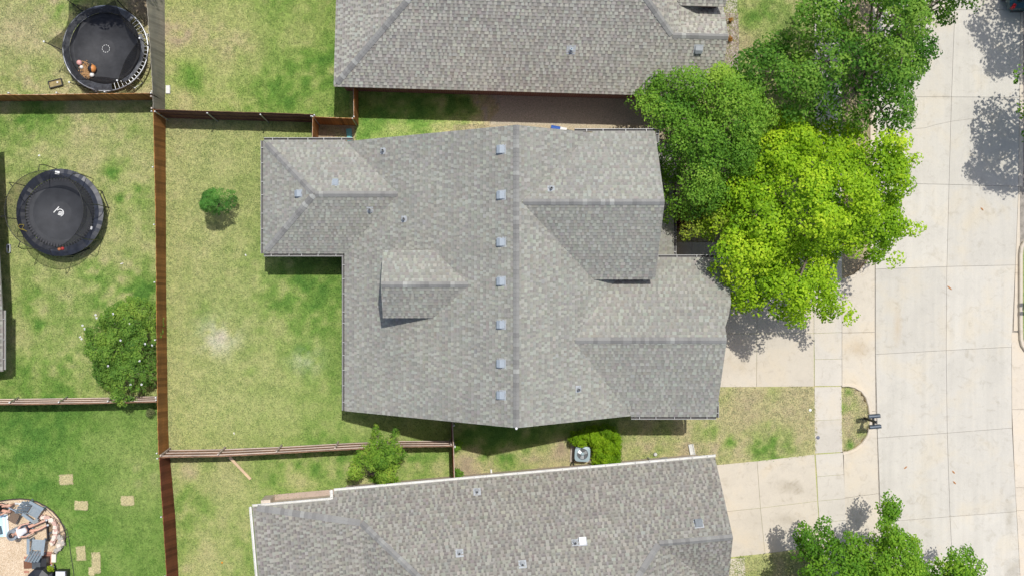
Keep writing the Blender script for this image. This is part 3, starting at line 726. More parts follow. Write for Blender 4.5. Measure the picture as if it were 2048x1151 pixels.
def pipe_vent(roof, plane, px, py, h=0.32, r=0.045, fl=0.17, mat=None):
    w, dn, ac, n = slope_frame(plane, px, py)
    m = MB(); fr = frame(w, dn, ac, n)
    m.quad([fr @ Vector(p) for p in ((-fl,-fl*.8,.022),(fl*.7,-fl*.8,.024),(fl*.7,fl*.8,.024),(-fl,fl*.8,.022))], 1)
    m.lathe(w + n * 0.01, [(0.12, 0.0), (0.075, 0.07), (r * 1.25, 0.13)], 14, 1)
    m.lathe(w, [(r, -0.05), (r, h), (r * 0.75, h), (r * 0.75, h - 0.1)], 12, 0)
    part('vent_pipe', m, [mat or M_PIPE, M_FLASH], roof)

# ---- the middle house
p = 0.718 / S
hc = thing('house', Q(80, 0, 0), 'large grey shingled house with cross gables in the middle of the photo', 'house')
MBk = Plane(2.6 + p * 237, p, 0); MF = Plane(7.74 + p * 78, -p, 0)
WW = Plane(2.6 + p * 391, p, 0); WN = Plane(2.6 + p * 253, 0, p); WS = Plane(2.6 - p * 39, 0, -p)
G1N = Plane(5.45 + p * 253, 0, p); G1S = Plane(5.45 + p * 8.9, 0, -p)
q1, q2 = 1.85 / 144, 1.85 / 145.7
G2S = Plane(4.2 + q1 * 259.7, 0, -q1); G2N = Plane(4.2 + q2 * 30, 0, q2)
d1, d2 = 1.03 / 60, 1.03 / 59
DN = Plane(5.42 + d1 * 42, 0, d1); DS = Plane(5.42 + d2 * 77, 0, -d2)
PR = Plane(2.7 + p * 384.6, -p, 0)
G2E = [(450,115.7),(450.5,93),(459,74),(466,52),(468,20),(469,-30)]
slopes_c = [
 (MBk, [[(-235,-251),(78,-251),(78,-146),(-130,-146)],[(-130,-146),(78,-146),(78,-39),(-237,-39)],[(-237,-39),(78,-39),(78,258.5),(-237,258.5)]], (0,1), [(-235,-251),(78,-251),(78,258.5),(-237,258.5),(-237,-39),(-130,-146)]),
 (MF, [[(78,-251),(218,-251),(87.3,-122),(78,-122)],[(78,-122),(87.3,-122),(218.3,8.9),(78,8.9)],[(78,8.9),(265,8.9),(181.6,115.7),(78,115.7)],[(78,115.7),(181.6,115.7),(295,258.5),(78,258.5)]], (0,1), [(78,-251),(218,-251),(87.3,-122),(218.3,8.9),(265,8.9),(181.6,115.7),(295,258.5),(78,258.5)]),
 (WW, [[(-391,-253),(-284,-146),(-391,-39)]], (0,1), None),
 (WN, [[(-391,-253),(-237,-253),(-130,-146),(-284,-146)]], (1,0), None),
 (WS, [[(-391,-39),(-284,-146),(-130,-146),(-237,-39)]], (1,0), None),
 (G1N, [[(218.3,-253),(329,-253),(329,-122),(87.3,-122)]], (1,0), None),
 (G1S, [[(87.3,-122),(329,-122),(329,8.9),(218.3,8.9)]], (1,0), None),
 (G2S, [[(181.6,115.7),(450,115.7),(450,259.7),(295,259.7)]], (1,0), None),
 (G2N, [[(181.6,115.7),(450,115.7),(450.5,93),(199,93)],[(199,93),(450.5,93),(459,74),(214,74)],[(214,74),(459,74),(466,52),(231,52)],[(231,52),(466,52),(468,20),(469,-30),(295,-30)]], (1,0), [(181.6,115.7)] + G2E + [(295,-30)]),
 (DN, [[(-155,-42),(-64.2,-42),(-1,18),(-155,18)]], (1,0), None),
 (DS, [[(-155,18),(-1,18),(-64.2,77),(-155,77)]], (1,0), None),
 (PR, [[(322,-245),(384.6,-245),(384.6,-31),(322,-31)]], (0,1), None)]
rm = MB()
for pl, pcs, ev, full in slopes_c: deck(rm, pl, full or pcs[0])
roof_c = part('roof', rm, [M_DECK, M_FASCIA], hc)
for i, (pl, pcs, ev, full) in enumerate(slopes_c):
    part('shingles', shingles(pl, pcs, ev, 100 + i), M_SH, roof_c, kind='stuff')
def ridge(roof, pa, pb, A, B): caps(roof, pa, pb, A.normal(), B.normal())
ridge(roof_c, MBk.p(78, 258), MBk.p(78, -250), MBk, MF)
ridge(roof_c, WN.p(-283, -146), WN.p(-133, -146), WN, WS)
ridge(roof_c, WW.p(-384, -246), WW.p(-285, -147), WW, WN)
ridge(roof_c, WW.p(-384, -46), WW.p(-285, -145), WW, WS)
ridge(roof_c, G1N.p(328, -122), G1N.p(91, -122), G1N, G1S)
ridge(roof_c, G2S.p(449, 115.7), G2S.p(186, 115.7), G2S, G2N)
ridge(roof_c, DN.p(-154, 18), DN.p(-4, 18), DN, DS)
wm = MB()
wm.prism([Q(X, Y).to_2d() for X, Y in ((-380,-242),(-226,-242),(-226,-50),(-380,-50))], 0, 2.45)
wm.prism([Q(X, Y).to_2d() for X, Y in ((-226,-240),(78,-240),(78,247),(-226,247))], 0, [2.6, 7.3, 7.3, 2.6])
wm.prism([Q(X, Y).to_2d() for X, Y in ((78,-240),(207,-240),(280,120),(280,247),(78,247))], 0, [7.3, 5.0, 3.9, 3.9, 7.3])
wm.prism([Q(X, Y).to_2d() for X, Y in ((100,-243),(318,-243),(318,-122),(100,-122))], 0, [5.4, 5.4, 7.3, 7.3])
wm.prism([Q(X, Y).to_2d() for X, Y in ((100,-122),(318,-122),(318,0),(100,0))], 0, [7.3, 7.3, 5.35, 5.35])
wm.prism([Q(X, Y).to_2d() for X, Y in ((281,-20),(440,-20),(440,115),(281,115))], 0, [4.1, 4.1, 5.8, 5.8])
wm.prism([Q(X, Y).to_2d() for X, Y in ((281,115),(440,115),(440,249),(281,249))], 0, [5.8, 5.8, 4.1, 4.1])
part('wall', wm, M_BRICK, hc)
dm = MB()      # dormer cheeks and gable face
dm.prism([Q(X, Y).to_2d() for X, Y in ((-150,-38),(-64,-38),(-64,18),(-150,18))], 3.7, [5.38, 5.38, 6.3, 6.3])
dm.prism([Q(X, Y).to_2d() for X, Y in ((-150,18),(-64,18),(-64,73),(-150,73))], 3.7, [6.3, 6.3, 5.38, 5.38])
part('dormer_wall', dm, simple('dormer_siding', (0.33, 0.31, 0.28), 0.7), hc)
gmats = [M_GUT, M_LIP]
gutter(hc, Q(-391,-253,2.58), Q(-391,-39,2.58), (-1,0,0), gmats)
gutter(hc, Q(-391,-253,2.58), Q(-222,-253,2.58), (0,1,0), gmats)
gutter(hc, Q(-391,-39,2.58), Q(-240,-39,2.58), (0,-1,0), gmats)
gutter(hc, Q(-237,-36,2.58), Q(-237,258,2.58), (-1,0,0), gmats)
gutter(hc, Q(186,-253,5.43), Q(330,-253,5.43), (0,1,0), gmats)
gutter(hc, Q(331,-257,5.40), Q(331,-226,5.40), (1,0,0), gmats)
gutter(hc, Q(331,-30,4.18), Q(470,-30,4.18), (0,1,0), gmats)
gutter(hc, Q(295,259.7,4.18), Q(451,259.7,4.18), (0,-1,0), gmats)
gutter(hc, Q(450,262,4.18), Q(450,233,4.18), (1,0,0), gmats)
gutter(hc, Q(384.6,-245,2.68), Q(384.6,-31,2.68), (1,0,0), gmats)
for vy in (299, 390, 484, 562, 648, 726, 789): box_vent(roof_c, MBk, 1004, vy)
box_vent(roof_c, WW, 599, 387, 0.27); box_vent(roof_c, WN, 671, 367, 0.25)
for pl, a, b in ((MBk,766,302),(WS,740,420),(MBk,808,438),(G1N,1102,377),(MF,1157,777)): pipe_vent(roof_c, pl, a, b)
ap = MB().ball(MF.p(78, 259) + Vector((0, 0, 0.05)), 0.05, 10, 6, (1, 1, .6)); part('ridge_end', ap, M_WHITE, roof_c)

# ---- the upper house (local s east, t north from its south-west eave corner)
def H1(s, t): return (-256 + s * 0.99961 + t * 0.0278, -353 + s * 0.0278 - t * 0.99961)
def lplane(fn, c, a, b):               # plane given in local s, t of a house frame
    x0, y0 = fn(0, 0); xs_, ys_ = fn(1, 0); xt, yt = fn(0, 1)
    ex = (xs_ - x0, ys_ - y0); ey = (xt - x0, yt - y0)
    A = a * ex[0] + b * ey[0]; B = a * ex[1] + b * ey[1]     # frame is orthonormal
    return Plane(c - A * x0 - B * y0, A, B)
hu = thing('house', Q(*H1(360, 150), 0), 'grey hipped house with red brick wall at the top of the photo', 'house')
pu = 0.718 / S
SS = lplane(H1, 2.9, 0, pu); WH = lplane(H1, 2.9, pu, 0); EH = lplane(H1, 4.5 + pu * 621, -pu, 0)
NU = lplane(H1, 8.0 + pu * 313, 0, -pu); WGN = lplane(H1, 4.5 + pu * 98, 0, -pu); UG = lplane(H1, 4.3 - pu * 155, 0, pu)
sl = [(SS, [[(0,0),(723,0),(723,98),(98,98)],[(98,98),(621,98),(406,313),(313,313)]], (1,0), [(0,0),(723,0),(723,98),(621,98),(406,313),(313,313)]),
      (WH, [[(0,0),(313,313),(0,626)]], (0,1), None),
      (EH, [[(621,98),(719,196),(478,313),(406,313)]], (0,1), None),
      (WGN, [[(621,98),(723,98),(723,196),(719,196)]], (1,0), None),
      (UG, [[(636,155),(718,155),(718,290),(501,290)]], (1,0), None)]
rm = MB()
for pl, pcs, ev, full in sl: deck(rm, pl, [H1(*a) for a in (full or pcs[0])])
deck(rm, NU, [H1(*a) for a in ((313,313),(406,313),(640,626),(0,626))])
roof_u = part('roof', rm, [M_DECK, M_FASCIA], hu)
for i, (pl, pcs, ev, full) in enumerate(sl):
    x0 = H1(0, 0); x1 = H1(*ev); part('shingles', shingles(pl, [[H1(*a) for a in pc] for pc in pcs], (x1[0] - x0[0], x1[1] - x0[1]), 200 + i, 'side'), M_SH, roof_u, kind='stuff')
ridge(roof_u, SS.p(*H1(6, 6)), SS.p(*H1(200, 200)), SS, WH)
ridge(roof_u, SS.p(*H1(722, 98)), SS.p(*H1(623, 98)), SS, WGN)
ridge(roof_u, SS.p(*H1(620, 99)), SS.p(*H1(500, 219)), SS, EH)
wm = MB()
wm.prism([Q(*H1(a, b)).to_2d() for a, b in ((9,13),(712,13),(712,190),(640,300),(640,600),(9,600))], 0, 2.88)
wm.prism([Q(*H1(a, b)).to_2d() for a, b in ((560,160),(708,160),(708,290),(560,290))], 2.9, [4.2, 4.2, 6.3, 6.3])
part('wall', wm, M_BRICK, hu)
box_vent(roof_u, SS, 1397, 98, 0.3, simple('vent_dark', (0.20, 0.22, 0.23), 0.5)); pipe_vent(roof_u, SS, 1142, 101, 0.3, 0.05, 0.24, simple('vent_blue_grey', (0.42, 0.52, 0.58), 0.4))

# ---- the lower house (local s west, t south from its north-east eave corner)
def H3(s, t): return (461 - s * 0.9958 + t * 0.0889, 344.4 + s * 0.0889 + t * 0.9958)
hl = thing('house', Q(*H3(400, 150), 0), 'grey hipped house with white gutter at the bottom of the photo', 'house')
pl3 = 0.0163
N3 = lplane(H3, 2.9, 0, pl3); E3 = lplane(H3, 4.98 - pl3 * 134, pl3, 0); S3 = lplane(H3, 4.98 + pl3 * 128, 0, -pl3)
w1 = 0.65 / 203; w2 = pl3 * 0.885
W1 = lplane(H3, 3.13 + w1 * 873, -w1, 0); W2 = lplane(H3, 3.78 + w2 * 670, -w2, 0)
NU3 = lplane(H3, 8.0 + pl3 * 313, 0, -pl3)
sl = [(N3, [[(0,0),(720,0),(720,14),(0,14)],[(0,14),(873,14),(670,54),(0,54)],[(0,54),(670,54),(588,128),(0,128)],[(134,128),(588,128),(382,313),(318,313)]], (1,0), [(0,0),(720,0),(720,14),(873,14),(670,54),(382,313),(318,313),(134,128),(0,128)]),
      (W1, [[(873,14),(670,54),(670,500),(873,500)]], (0,1), None),
      (W2, [[(670,54),(382,313),(670,500)]], (0,1), None),
      (E3, [[(134,128),(318,313),(134,498),(6,370),(6,256)]], (0,1), None),
      (S3, [[(0,128),(134,128),(6,256),(0,256)]], (1,0), None)]
rm = MB()
for pl, pcs, ev, full in sl: deck(rm, pl, [H3(*a) for a in (full or pcs[0])])
deck(rm, NU3, [H3(*a) for a in ((318,313),(382,313),(670,600),(6,600))])
roof_l = part('roof', rm, [M_DECK, M_WHITE], hl)
for i, (pl, pcs, ev, full) in enumerate(sl):
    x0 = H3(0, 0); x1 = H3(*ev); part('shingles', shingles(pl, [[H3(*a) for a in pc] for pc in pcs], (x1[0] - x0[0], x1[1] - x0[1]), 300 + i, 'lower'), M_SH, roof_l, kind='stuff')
ridge(roof_l, N3.p(*H3(864, 15.5)), N3.p(*H3(672, 54)), N3, W1)
ridge(roof_l, N3.p(*H3(669, 55)), N3.p(*H3(500, 207)), N3, W2)
ridge(roof_l, N3.p(*H3(1, 128)), N3.p(*H3(132, 128)), N3, S3)
ridge(roof_l, N3.p(*H3(135, 129)), N3.p(*H3(240, 234)), N3, E3)
wm = MB()
wm.prism([Q(*H3(a, b)).to_2d() for a, b in ((9,14),(712,14),(712,30),(866,30),(866,480),(9,480))], 0, 2.85)
part('wall', wm, simple('tan_brick', (0.62, 0.53, 0.43), 0.9), hl)
gw = [simple('gutter_white', (0.66, 0.65, 0.61), 0.5, 0.12, 4)] * 2
e = Vector((0.9958, -(-0.0889), 0)); nrm = Vector((-0.0889, 0.9958, 0))
def h3p(s, t, z): x, y = H3(s, t); return Q(x, y, z)
gutter(hl, h3p(720, -1, 2.9), h3p(-2, -1, 2.9), nrm, gw, every=0.62, w=0.10)
gutter(hl, h3p(722, -3, 2.92), h3p(722, 14, 2.98), Vector((-0.9958, -0.0889, 0)), gw, w=0.12)
gutter(hl, h3p(874, 13, 3.12), h3p(724, 13, 3.12), nrm, gw, w=0.09)
gutter(hl, h3p(875, 13, 3.12), h3p(875, 330, 3.12), Vector((-0.9958, -0.0889, 0)), gw, w=0.10)
box_vent(roof_l, N3, 1397, 1046, 0.3, MATS['vent_dark']); 
pw_ = simple('vent_pale', (0.62, 0.60, 0.55), 0.6)
box_vent(roof_l, N3, 1165, 1082, 0.28, M_WHITE); pipe_vent(roof_l, N3, 1150, 1083, 0.25)
for a, b in ((954, 981), (919, 1104), (1045, 1126)): pipe_vent(roof_l, N3, a, b, 0.25, 0.04, 0.2)
# downspouts and a meter box on its north wall
def spout(px, py):
    a = P(px, py, 0.0); x0 = Vector((a.x, a.y, 0)); m = MB()
    t = (x0.y - h3p(0, 0, 0).y) ; wallpt = x0 - nrm * 0.45
    m.tube([wallpt + Vector((0, 0, 2.75)), wallpt + Vector((0, 0, 0.35)), wallpt + nrm * 0.08 + Vector((0, 0, 0.18)), x0 + Vector((0, 0, 0.09))], 0.04, 6)
    part('downspout', m, M_WHITE, hl)
for a, b in ((982, 937), (1386, 908)): spout(a, b)
m = MB(); a = P(1329, 920, 1.2); m.box(a, (0.3, 0.2, 0.5), rotz(0.089)); a = P(1303, 922, 1.0); m.tube([a + Vector((0, 0, -1)), a + Vector((0, 0, 1.2))], 0.03, 6)
part('meter_box', m, simple('meter_grey', (0.55, 0.56, 0.56), 0.5), hl)
# ---- neighbour's eave at the left edge of the frame
hx = thing('house', P(-220, 560, 0), 'house whose roof edge just enters at the left border', 'house')
LP_ = Plane(1.5 + 0.0095 * (-906), -0.0095, 0)
m = MB(); deck(m, LP_, [(-1200,-265),(-923,-265),(-906,90),(-906,188),(-1200,188)]); rl = part('roof', m, [M_DECK, M_FASCIA], hx)
part('shingles', shingles(LP_, [[(-1200,-265),(-923,-265),(-906,90),(-906,188),(-1200,188)]], (0,1), 401, 'lower'), M_SH, rl, kind='stuff')
m = MB().prism([Q(X, Y).to_2d() for X, Y in ((-1180,-225),(-945,-225),(-945,155),(-1180,155))], 0, 1.6); part('wall', m, M_BRICK, hx)
gutter(hx, Q(-906, 70, 1.5), Q(-906, 185, 1.5), (1, 0, 0), [simple('grey_gutter', (0.25, 0.23, 0.21), 0.6), M_LIP])

# ------------------------------------------------------------------ fences
def polyline(pts, t):
    L = [0]
    for a, b in zip(pts[:-1], pts[1:]): L.append(L[-1] + (b - a).length)
    x = t * L[-1]
    for i in range(len(pts) - 1):
        if x <= L[i+1] + 1e-9: return pts[i].lerp(pts[i+1], (x - L[i]) / max(1e-9, L[i+1] - L[i]))
    return pts[-1]
PICK = MB(); PICK.prism([(-0.069, -0.009), (0.069, -0.009), (0.069, 0.009), (-0.069, 0.009)], 0, 1)
PICKS = {}
def picket_mesh(mat):
    if mat.name not in PICKS: PICKS[mat.name] = PICK.mesh('picket', mat)
    return PICKS[mat.name]
def fence(base, top, h, label, mat, rail_side=0, rail_mat=None, post='wood', post_every=2.4, post_side=None, mat2=None, split=1.0):
    """base/top: photo pixels of the foot line (z=0) and the top line (z=h)"""
    A = [P(*q, 0) for q in base]; B = [P(*q, h) for q in top]
    rail_mat = rail_mat or M_CEDPALE
    f = thing('wooden_fence', A[0], label, 'fence', 'board fences between the yards')
    L = sum((b - a).length for a, b in zip(A[:-1], A[1:])); n = int(L / 0.139) + 1
    for i in range(n):
        t = (i + 0.5) / n
        a = polyline(A, t); b = polyline(B, t); d = (polyline(A, min(1, t + .01)) - polyline(A, max(0, t - .01))).normalized()
        up = (b - a); up.z = h * R.uniform(0.985, 1.015); ln = up.length; up.normalize(); x = (d - up * d.dot(up)).normalized(); y = up.cross(x)
        y2 = y
        me = picket_mesh(mat2 if (mat2 and t > split) else mat)
        inst('picket', me, f, frame(a + y * R.uniform(-0.004, 0.004), x * R.uniform(0.985, 1.0), y2, up * ln))
    sd_ = post_side if post_side is not None else (rail_side or 1)
    if rail_side or True:
        rs = rail_side or sd_
        k = max(1, int(L / 2.4))
        for fr_ in (0.14, 0.5, 0.86):
            for i in range(k):
                t0, t1 = i / k, (i + 1) / k
                a = polyline(A, t0).lerp(polyline(B, t0), fr_); b = polyline(A, t1).lerp(polyline(B, t1), fr_)
                d = (b - a); ln = d.length; d.normalize(); up = Vector((0, 0, 1)); y = up.cross(d).normalized(); up = d.cross(y)
                m = MB().box((0, 0, 0), (ln - 0.004, 0.038, 0.088)); 
                inst('rail', m.mesh('rail', rail_mat), f, frame((a + b) / 2 + y * rs * 0.03, d, y, up))
    k = max(1, round(L / post_every))
    for i in range(k + 1):
        t = min(0.995, max(0.005, i / k)); a = polyline(A, t); b = polyline(B, t); d = (polyline(A, min(1, t + .01)) - polyline(A, max(0, t - .01))).normalized(); y = Vector((-d.y, d.x, 0))
        off = y * ((rail_side or sd_) * 0.085)
        m = MB()
        if post == 'steel':
            m.tube([a + off, b + off + Vector((0, 0, -0.04))], 0.03, 8); m.ball(b + off + Vector((0, 0, 0.0)), 0.032, 8, 6, mi=1)
            part('post', m, [M_STEEL, M_WHITE], f)
        else:
            m.tube([a + off, b + off + Vector((0, 0, -0.02))], 0.045, 4); part('post', m, rail_mat, f)
    return f
# long fence behind the middle house: brown above, redder below
fence([(331,226),(331.5,400),(332,576),(334,720),(336,860),(338,905)], [(306.5,219),(308,290),(311,420),(312.5,576),(314,720),(315.5,860),(317,909)], 1.85, 'long brown board fence behind the green back yard of the middle house', M_CEDAR, -1 if False else 0, post='steel', post_side=-1)
fence([(339,908),(344,960),(351,1040),(357,1151),(362,1260)], [(318,914),(321.5,966),(327,1050),(334,1160),(340,1270)], 1.85, 'dark reddish board fence continuing below the corner', M_CEDRED, 0, post='steel', post_side=-1)
fence([(329,-160),(329.5,0),(330,120),(330,204)], [(286,-170),(293,-6),(301,110),(305.5,188)], 1.95, 'leaning grey weathered board fence at the top left', M_CEDGREY, 0, post='steel', post_side=-1)
fence([(330,203),(330.5,224)], [(305.5,192),(306.5,216)], 1.9, 'short bare fence panel showing three pale rails at the corner', M_CEDGREY, -1, M_CEDPALE)
fence([(-60,202.5),(100,202),(220,201),(328,200)], [(-80,190),(90,189.5),(210,187.5),(305,186.5)], 1.85, 'brown board fence between the two trampolines', M_CEDAR, 0, post='steel', post_side=1)
fence([(334,236),(450,240),(560,242.5),(640,245)], [(308,219),(440,223),(550,226),(627,229)], 1.85, 'shaded dark fence with steel posts below the top lawn', M_CEDSHADE, -1, M_CEDSHADE, post='steel', post_side=-1)
fence([(637,252),(636,290)], [(626,232),(625,280)], 1.85, 'short brown fence panel running to the corner of the middle house', M_CEDAR, 0, post='steel', post_side=-1)
fence([(640,249),(714,251)], [(628,234),(708,237)], 1.85, 'short dark brown fence panel enclosing the side gap', M_CEDAR, 0, post='steel', post_side=1)
fence([(716,180),(717,251)], [(707,158),(708.5,237)], 1.85, 'short brown fence panel meeting the brick house', M_CEDAR, 0, post='steel', post_side=-1)
fence([(338,899),(460,897),(560,893),(700,885),(800,881),(903,881)], [(318,914),(440,912),(560,906),(700,898),(800,893),(905,892)], 1.72, 'pale weathered fence with open rails below the back yard', M_CEDMID, 1, M_CEDPALE, post='wood')
fence([(902,838),(903,880)], [(904,850),(906,892)], 1.75, 'short dark fence panel beside the gable of the middle house', M_CEDSHADE, 0, post='steel', post_side=1)
fence([(903,882),(906,950)], [(906,893),(908,964)], 1.75, 'short dark fence panel running to the lower house', M_CEDRED, 0, post='steel', post_side=1)
fence([(-60,798),(80,796.5),(200,795),(330,791.5)], [(-80,808),(70,808),(190,806),(314,803)], 1.72, 'pale weathered fence with open rails below the flowering bush', M_CEDMID, 1, M_CEDPALE, post='steel', post_side=1)
# ------------------------------------------------------------------ trees and shrubs
def leaf_mesh(name, ctr, nrm, L, W, colr, seed, mat=None, off=Vector((0, 0, 0))):
    rg = np.random.RandomState(seed); n = len(ctr)
    t = rg.normal(size=(n, 3)); t -= nrm * (t * nrm).sum(1, keepdims=True); t /= np.linalg.norm(t, axis=1, keepdims=True) + 1e-9
    s = np.cross(nrm, t); l = (L * rg.uniform(0.65, 1.25, n))[:, None]; w = (W * rg.uniform(0.7, 1.2, n))[:, None]
    c = ctr - np.array(off)
    v = np.stack([c - t * l * 0.5, c + s * w * 0.5 + nrm * w * 0.18 + t * l * 0.06, c + t * l * 0.5 - nrm * l * 0.12, c - s * w * 0.5 + nrm * w * 0.18 + t * l * 0.06], 1).reshape(-1, 3)
    fq = np.arange(4 * n).reshape(n, 4)
    me = grid_mesh(name, v, fq); me.materials.append(mat or M_LEAF)
    a = me.attributes.new('col', 'FLOAT_COLOR', 'FACE'); a.data.foreach_set('color', np.concatenate([colr, np.ones((n, 1))], 1).astype(np.float32).ravel())
    return me
def tree(name, label, cat, poly, zref, zbot, ztop, base_px, cols, seed, spacing=0.62, blob=(0.34, 0.62), per=70, L=0.17, W=0.11, dome=2.4, depth=1.2, trunk_r=0.16, group=None,
         bark=None, limbs=16, under=0.58, fray=0.5, up=0.55, stems=1, grow=1.05, extra=()):
    rg = np.random.RandomState(seed); rr = random.Random(seed)
    gx_ = sum(a for a, b in poly) / len(poly); gy_ = sum(b for a, b in poly) / len(poly)
    pw = [P(gx_ + (a - gx_) * grow, gy_ + (b - gy_) * grow, zref).to_2d() for a, b in poly]; X0, X1 = min(q.x for q in pw), max(q.x for q in pw); Y0, Y1 = min(q.y for q in pw), max(q.y for q in pw)
    area = 0.5 * abs(sum(pw[i].x * pw[(i+1) % len(pw)].y - pw[(i+1) % len(pw)].x * pw[i].y for i in range(len(pw))))
    n = max(6, int(area / spacing ** 2 * 4.2))
    cand = np.stack([rg.uniform(X0, X1, n * 14), rg.uniform(Y0, Y1, n * 14)], 1)
    cand = cand[inpoly_np([(q.x, q.y) for q in pw], cand[:, 0], cand[:, 1])]
    ed = edgedist_np([(q.x, q.y) for q in pw], cand[:, 0], cand[:, 1])
    fr = fbm(cand[:, 0], cand[:, 1], 0.9, seed + 5, 3)
    keep = ed > np.clip(min(fray, 0.25 * (X1 - X0) ) * (0.5 + fr), 0.0, 1); cand = cand[keep]; ed = ed[keep]; fr = fr[keep]
    sel = []; 
    for i in range(len(cand)):               # loose poisson spacing keeps clumps apart
        if len(sel) >= n: break
        q = cand[i]
        if all((q[0] - cand[j][0]) ** 2 + (q[1] - cand[j][1]) ** 2 > (spacing * 0.36) ** 2 for j in sel[-160:]): sel.append(i)
    cc = cand[sel]; ed = ed[sel]; fr = fr[sel]
    nl = max(3, int(area / (2.3 * spacing) ** 2)); lum = cand[rg.permutation(len(cand))[:nl]]
    dl = np.sqrt(((cc[:, None, :] - lum[None]) ** 2).sum(2)); li = dl.argmin(1); dl = dl.min(1); ltone = rg.normal(0, 1, nl)
    k = np.clip(ed / dome, 0, 1); surf = zbot + (ztop - zbot) * np.sqrt(np.clip(1 - (1 - k) ** 2, 0, 1)) + (0.45 * fr + 1.05 * fbm(cc[:, 0], cc[:, 1], 0.6, seed + 9, 2)) * (ztop - zbot) / 3.0
    dz = np.where(rg.rand(len(cc)) < under, rg.uniform(0.3, 1.0, len(cc)) * depth * (0.35 + 0.65 * k), rg.uniform(0, 0.35, len(cc)))
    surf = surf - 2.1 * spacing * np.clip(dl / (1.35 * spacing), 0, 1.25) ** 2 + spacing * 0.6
    cz = np.maximum(zbot * 0.8, surf - dz)
    br = rg.uniform(blob[0] * 0.75, blob[1] * 0.95, len(cc)) * (0.62 + 0.38 * np.clip(ed / 0.9, 0, 1))
    tone = rg.normal(0, 1, len(cc)) * 0.45 + fr * 0.8 + 0.55 * ltone[li] - 0.5 * np.clip(dl / (1.35 * spacing), 0, 1.2)  # last term puts crevice shade between lumps into the leaf colour
    for ex in extra:
        w_ = P(ex[0], ex[1], ex[2]); cc = np.vstack([cc, [[w_.x, w_.y]]]); cz = np.append(cz, ex[2]); br = np.append(br, ex[3]); tone = np.append(tone, 0.3)
    C_, N_, K_ = [], [], []
    ca = np.array(cols)
    for i in range(len(cc)):
        m_ = int(per * 1.7 * (br[i] / blob[1]) ** 2 * rg.uniform(0.75, 1.2)) + 4
        d = rg.normal(size=(m_, 3)); d /= np.linalg.norm(d, axis=1, keepdims=True); d[:, 2] = np.where(d[:, 2] < -0.25, -d[:, 2], d[:, 2])
        rad = br[i] * rg.uniform(0.55, 1.08, m_)[:, None] ** 0.7
        c = np.array([cc[i][0], cc[i][1], cz[i]]) + d * rad * np.array([1, 1, 0.62])
        nn = d * 1.05 + np.array([0, 0, up]) + rg.normal(size=(m_, 3)) * 0.33; nn /= np.linalg.norm(nn, axis=1, keepdims=True)
        tt = np.clip(0.5 + 0.27 * tone[i] + rg.normal(0, 0.13, m_), 0, 0.999) * (len(ca) - 1); a = tt.astype(int); f = (tt - a)[:, None]
        C_.append(c); N_.append(nn); K_.append((ca[a] * (1 - f) + ca[np.minimum(a + 1, len(ca) - 1)] * f) * rg.uniform(0.92, 1.08, m_)[:, None])
    C_ = np.concatenate(C_); N_ = np.concatenate(N_); K_ = np.concatenate(K_)
    b = P(*base_px, 0.0); root = thing(name, b, label, cat, group)
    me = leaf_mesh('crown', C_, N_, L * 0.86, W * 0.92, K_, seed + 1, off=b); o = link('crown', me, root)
    # trunk with limbs that reach into the clumps
    m = MB(); ctr = Vector((float(cc[:, 0].mean()), float(cc[:, 1].mean()), 0)); fork = []
    for s_ in range(stems):
        sp = Vector((rr.uniform(-1, 1), rr.uniform(-1, 1), 0)) * (0.12 * (stems > 1))
        t0 = b + sp + Vector((0, 0, -0.05)); t1 = Vector((b.x * 0.7 + ctr.x * 0.3, b.y * 0.7 + ctr.y * 0.3, zbot * 0.75)) + sp * 3
        mid = t0.lerp(t1, 0.5) + Vector((rr.uniform(-.06, .06), rr.uniform(-.06, .06), 0))
        m.tube([t0, t0.lerp(mid, 0.3), mid, t1], [trunk_r * 1.35, trunk_r * 1.05, trunk_r * 0.92, trunk_r * 0.8], 9)
        fork.append(t1)
    order = rg.permutation(len(cc))[:limbs * 4]
    tips = []
    for q, i in enumerate(order):
        tgt = Vector((float(cc[i][0]), float(cc[i][1]), float(cz[i]) - 0.1))
        if q < limbs or not tips:
            st = fork[q % len(fork)]; r0 = trunk_r * rr.uniform(0.38, 0.6)
        else:
            st = min(tips, key=lambda w: (w - tgt).length); r0 = trunk_r * 0.2
        a = st.lerp(tgt, 0.45) + Vector((rr.uniform(-.15, .15), rr.uniform(-.15, .15), -0.08 * (tgt - st).length)); c2 = st.lerp(tgt, 0.75) + Vector((rr.uniform(-.1, .1), rr.uniform(-.1, .1), 0))
        m.tube([st, a, c2, tgt], [r0, r0 * 0.7, r0 * 0.45, r0 * 0.15], 6)
        tips += [a, c2] if q < limbs else []
    part('trunk', m, bark or M_BARK, root, smooth=True)
    return root
YEL = [(0.159, 0.328, 0.015), (0.286, 0.487, 0.022), (0.423, 0.626, 0.029), (0.604, 0.725, 0.049)]
MID = [(0.085, 0.211, 0.026), (0.148, 0.316, 0.032), (0.221, 0.411, 0.047), (0.326, 0.495, 0.063)]
DRK = [(0.044, 0.130, 0.018), (0.084, 0.214, 0.029), (0.136, 0.296, 0.037), (0.220, 0.390, 0.055)]
OLV = [(0.186, 0.286, 0.037), (0.310, 0.422, 0.050), (0.434, 0.509, 0.068), (0.546, 0.546, 0.099)]
FRE = [(0.082, 0.215, 0.018), (0.155, 0.336, 0.028), (0.238, 0.430, 0.036), (0.328, 0.496, 0.054)]
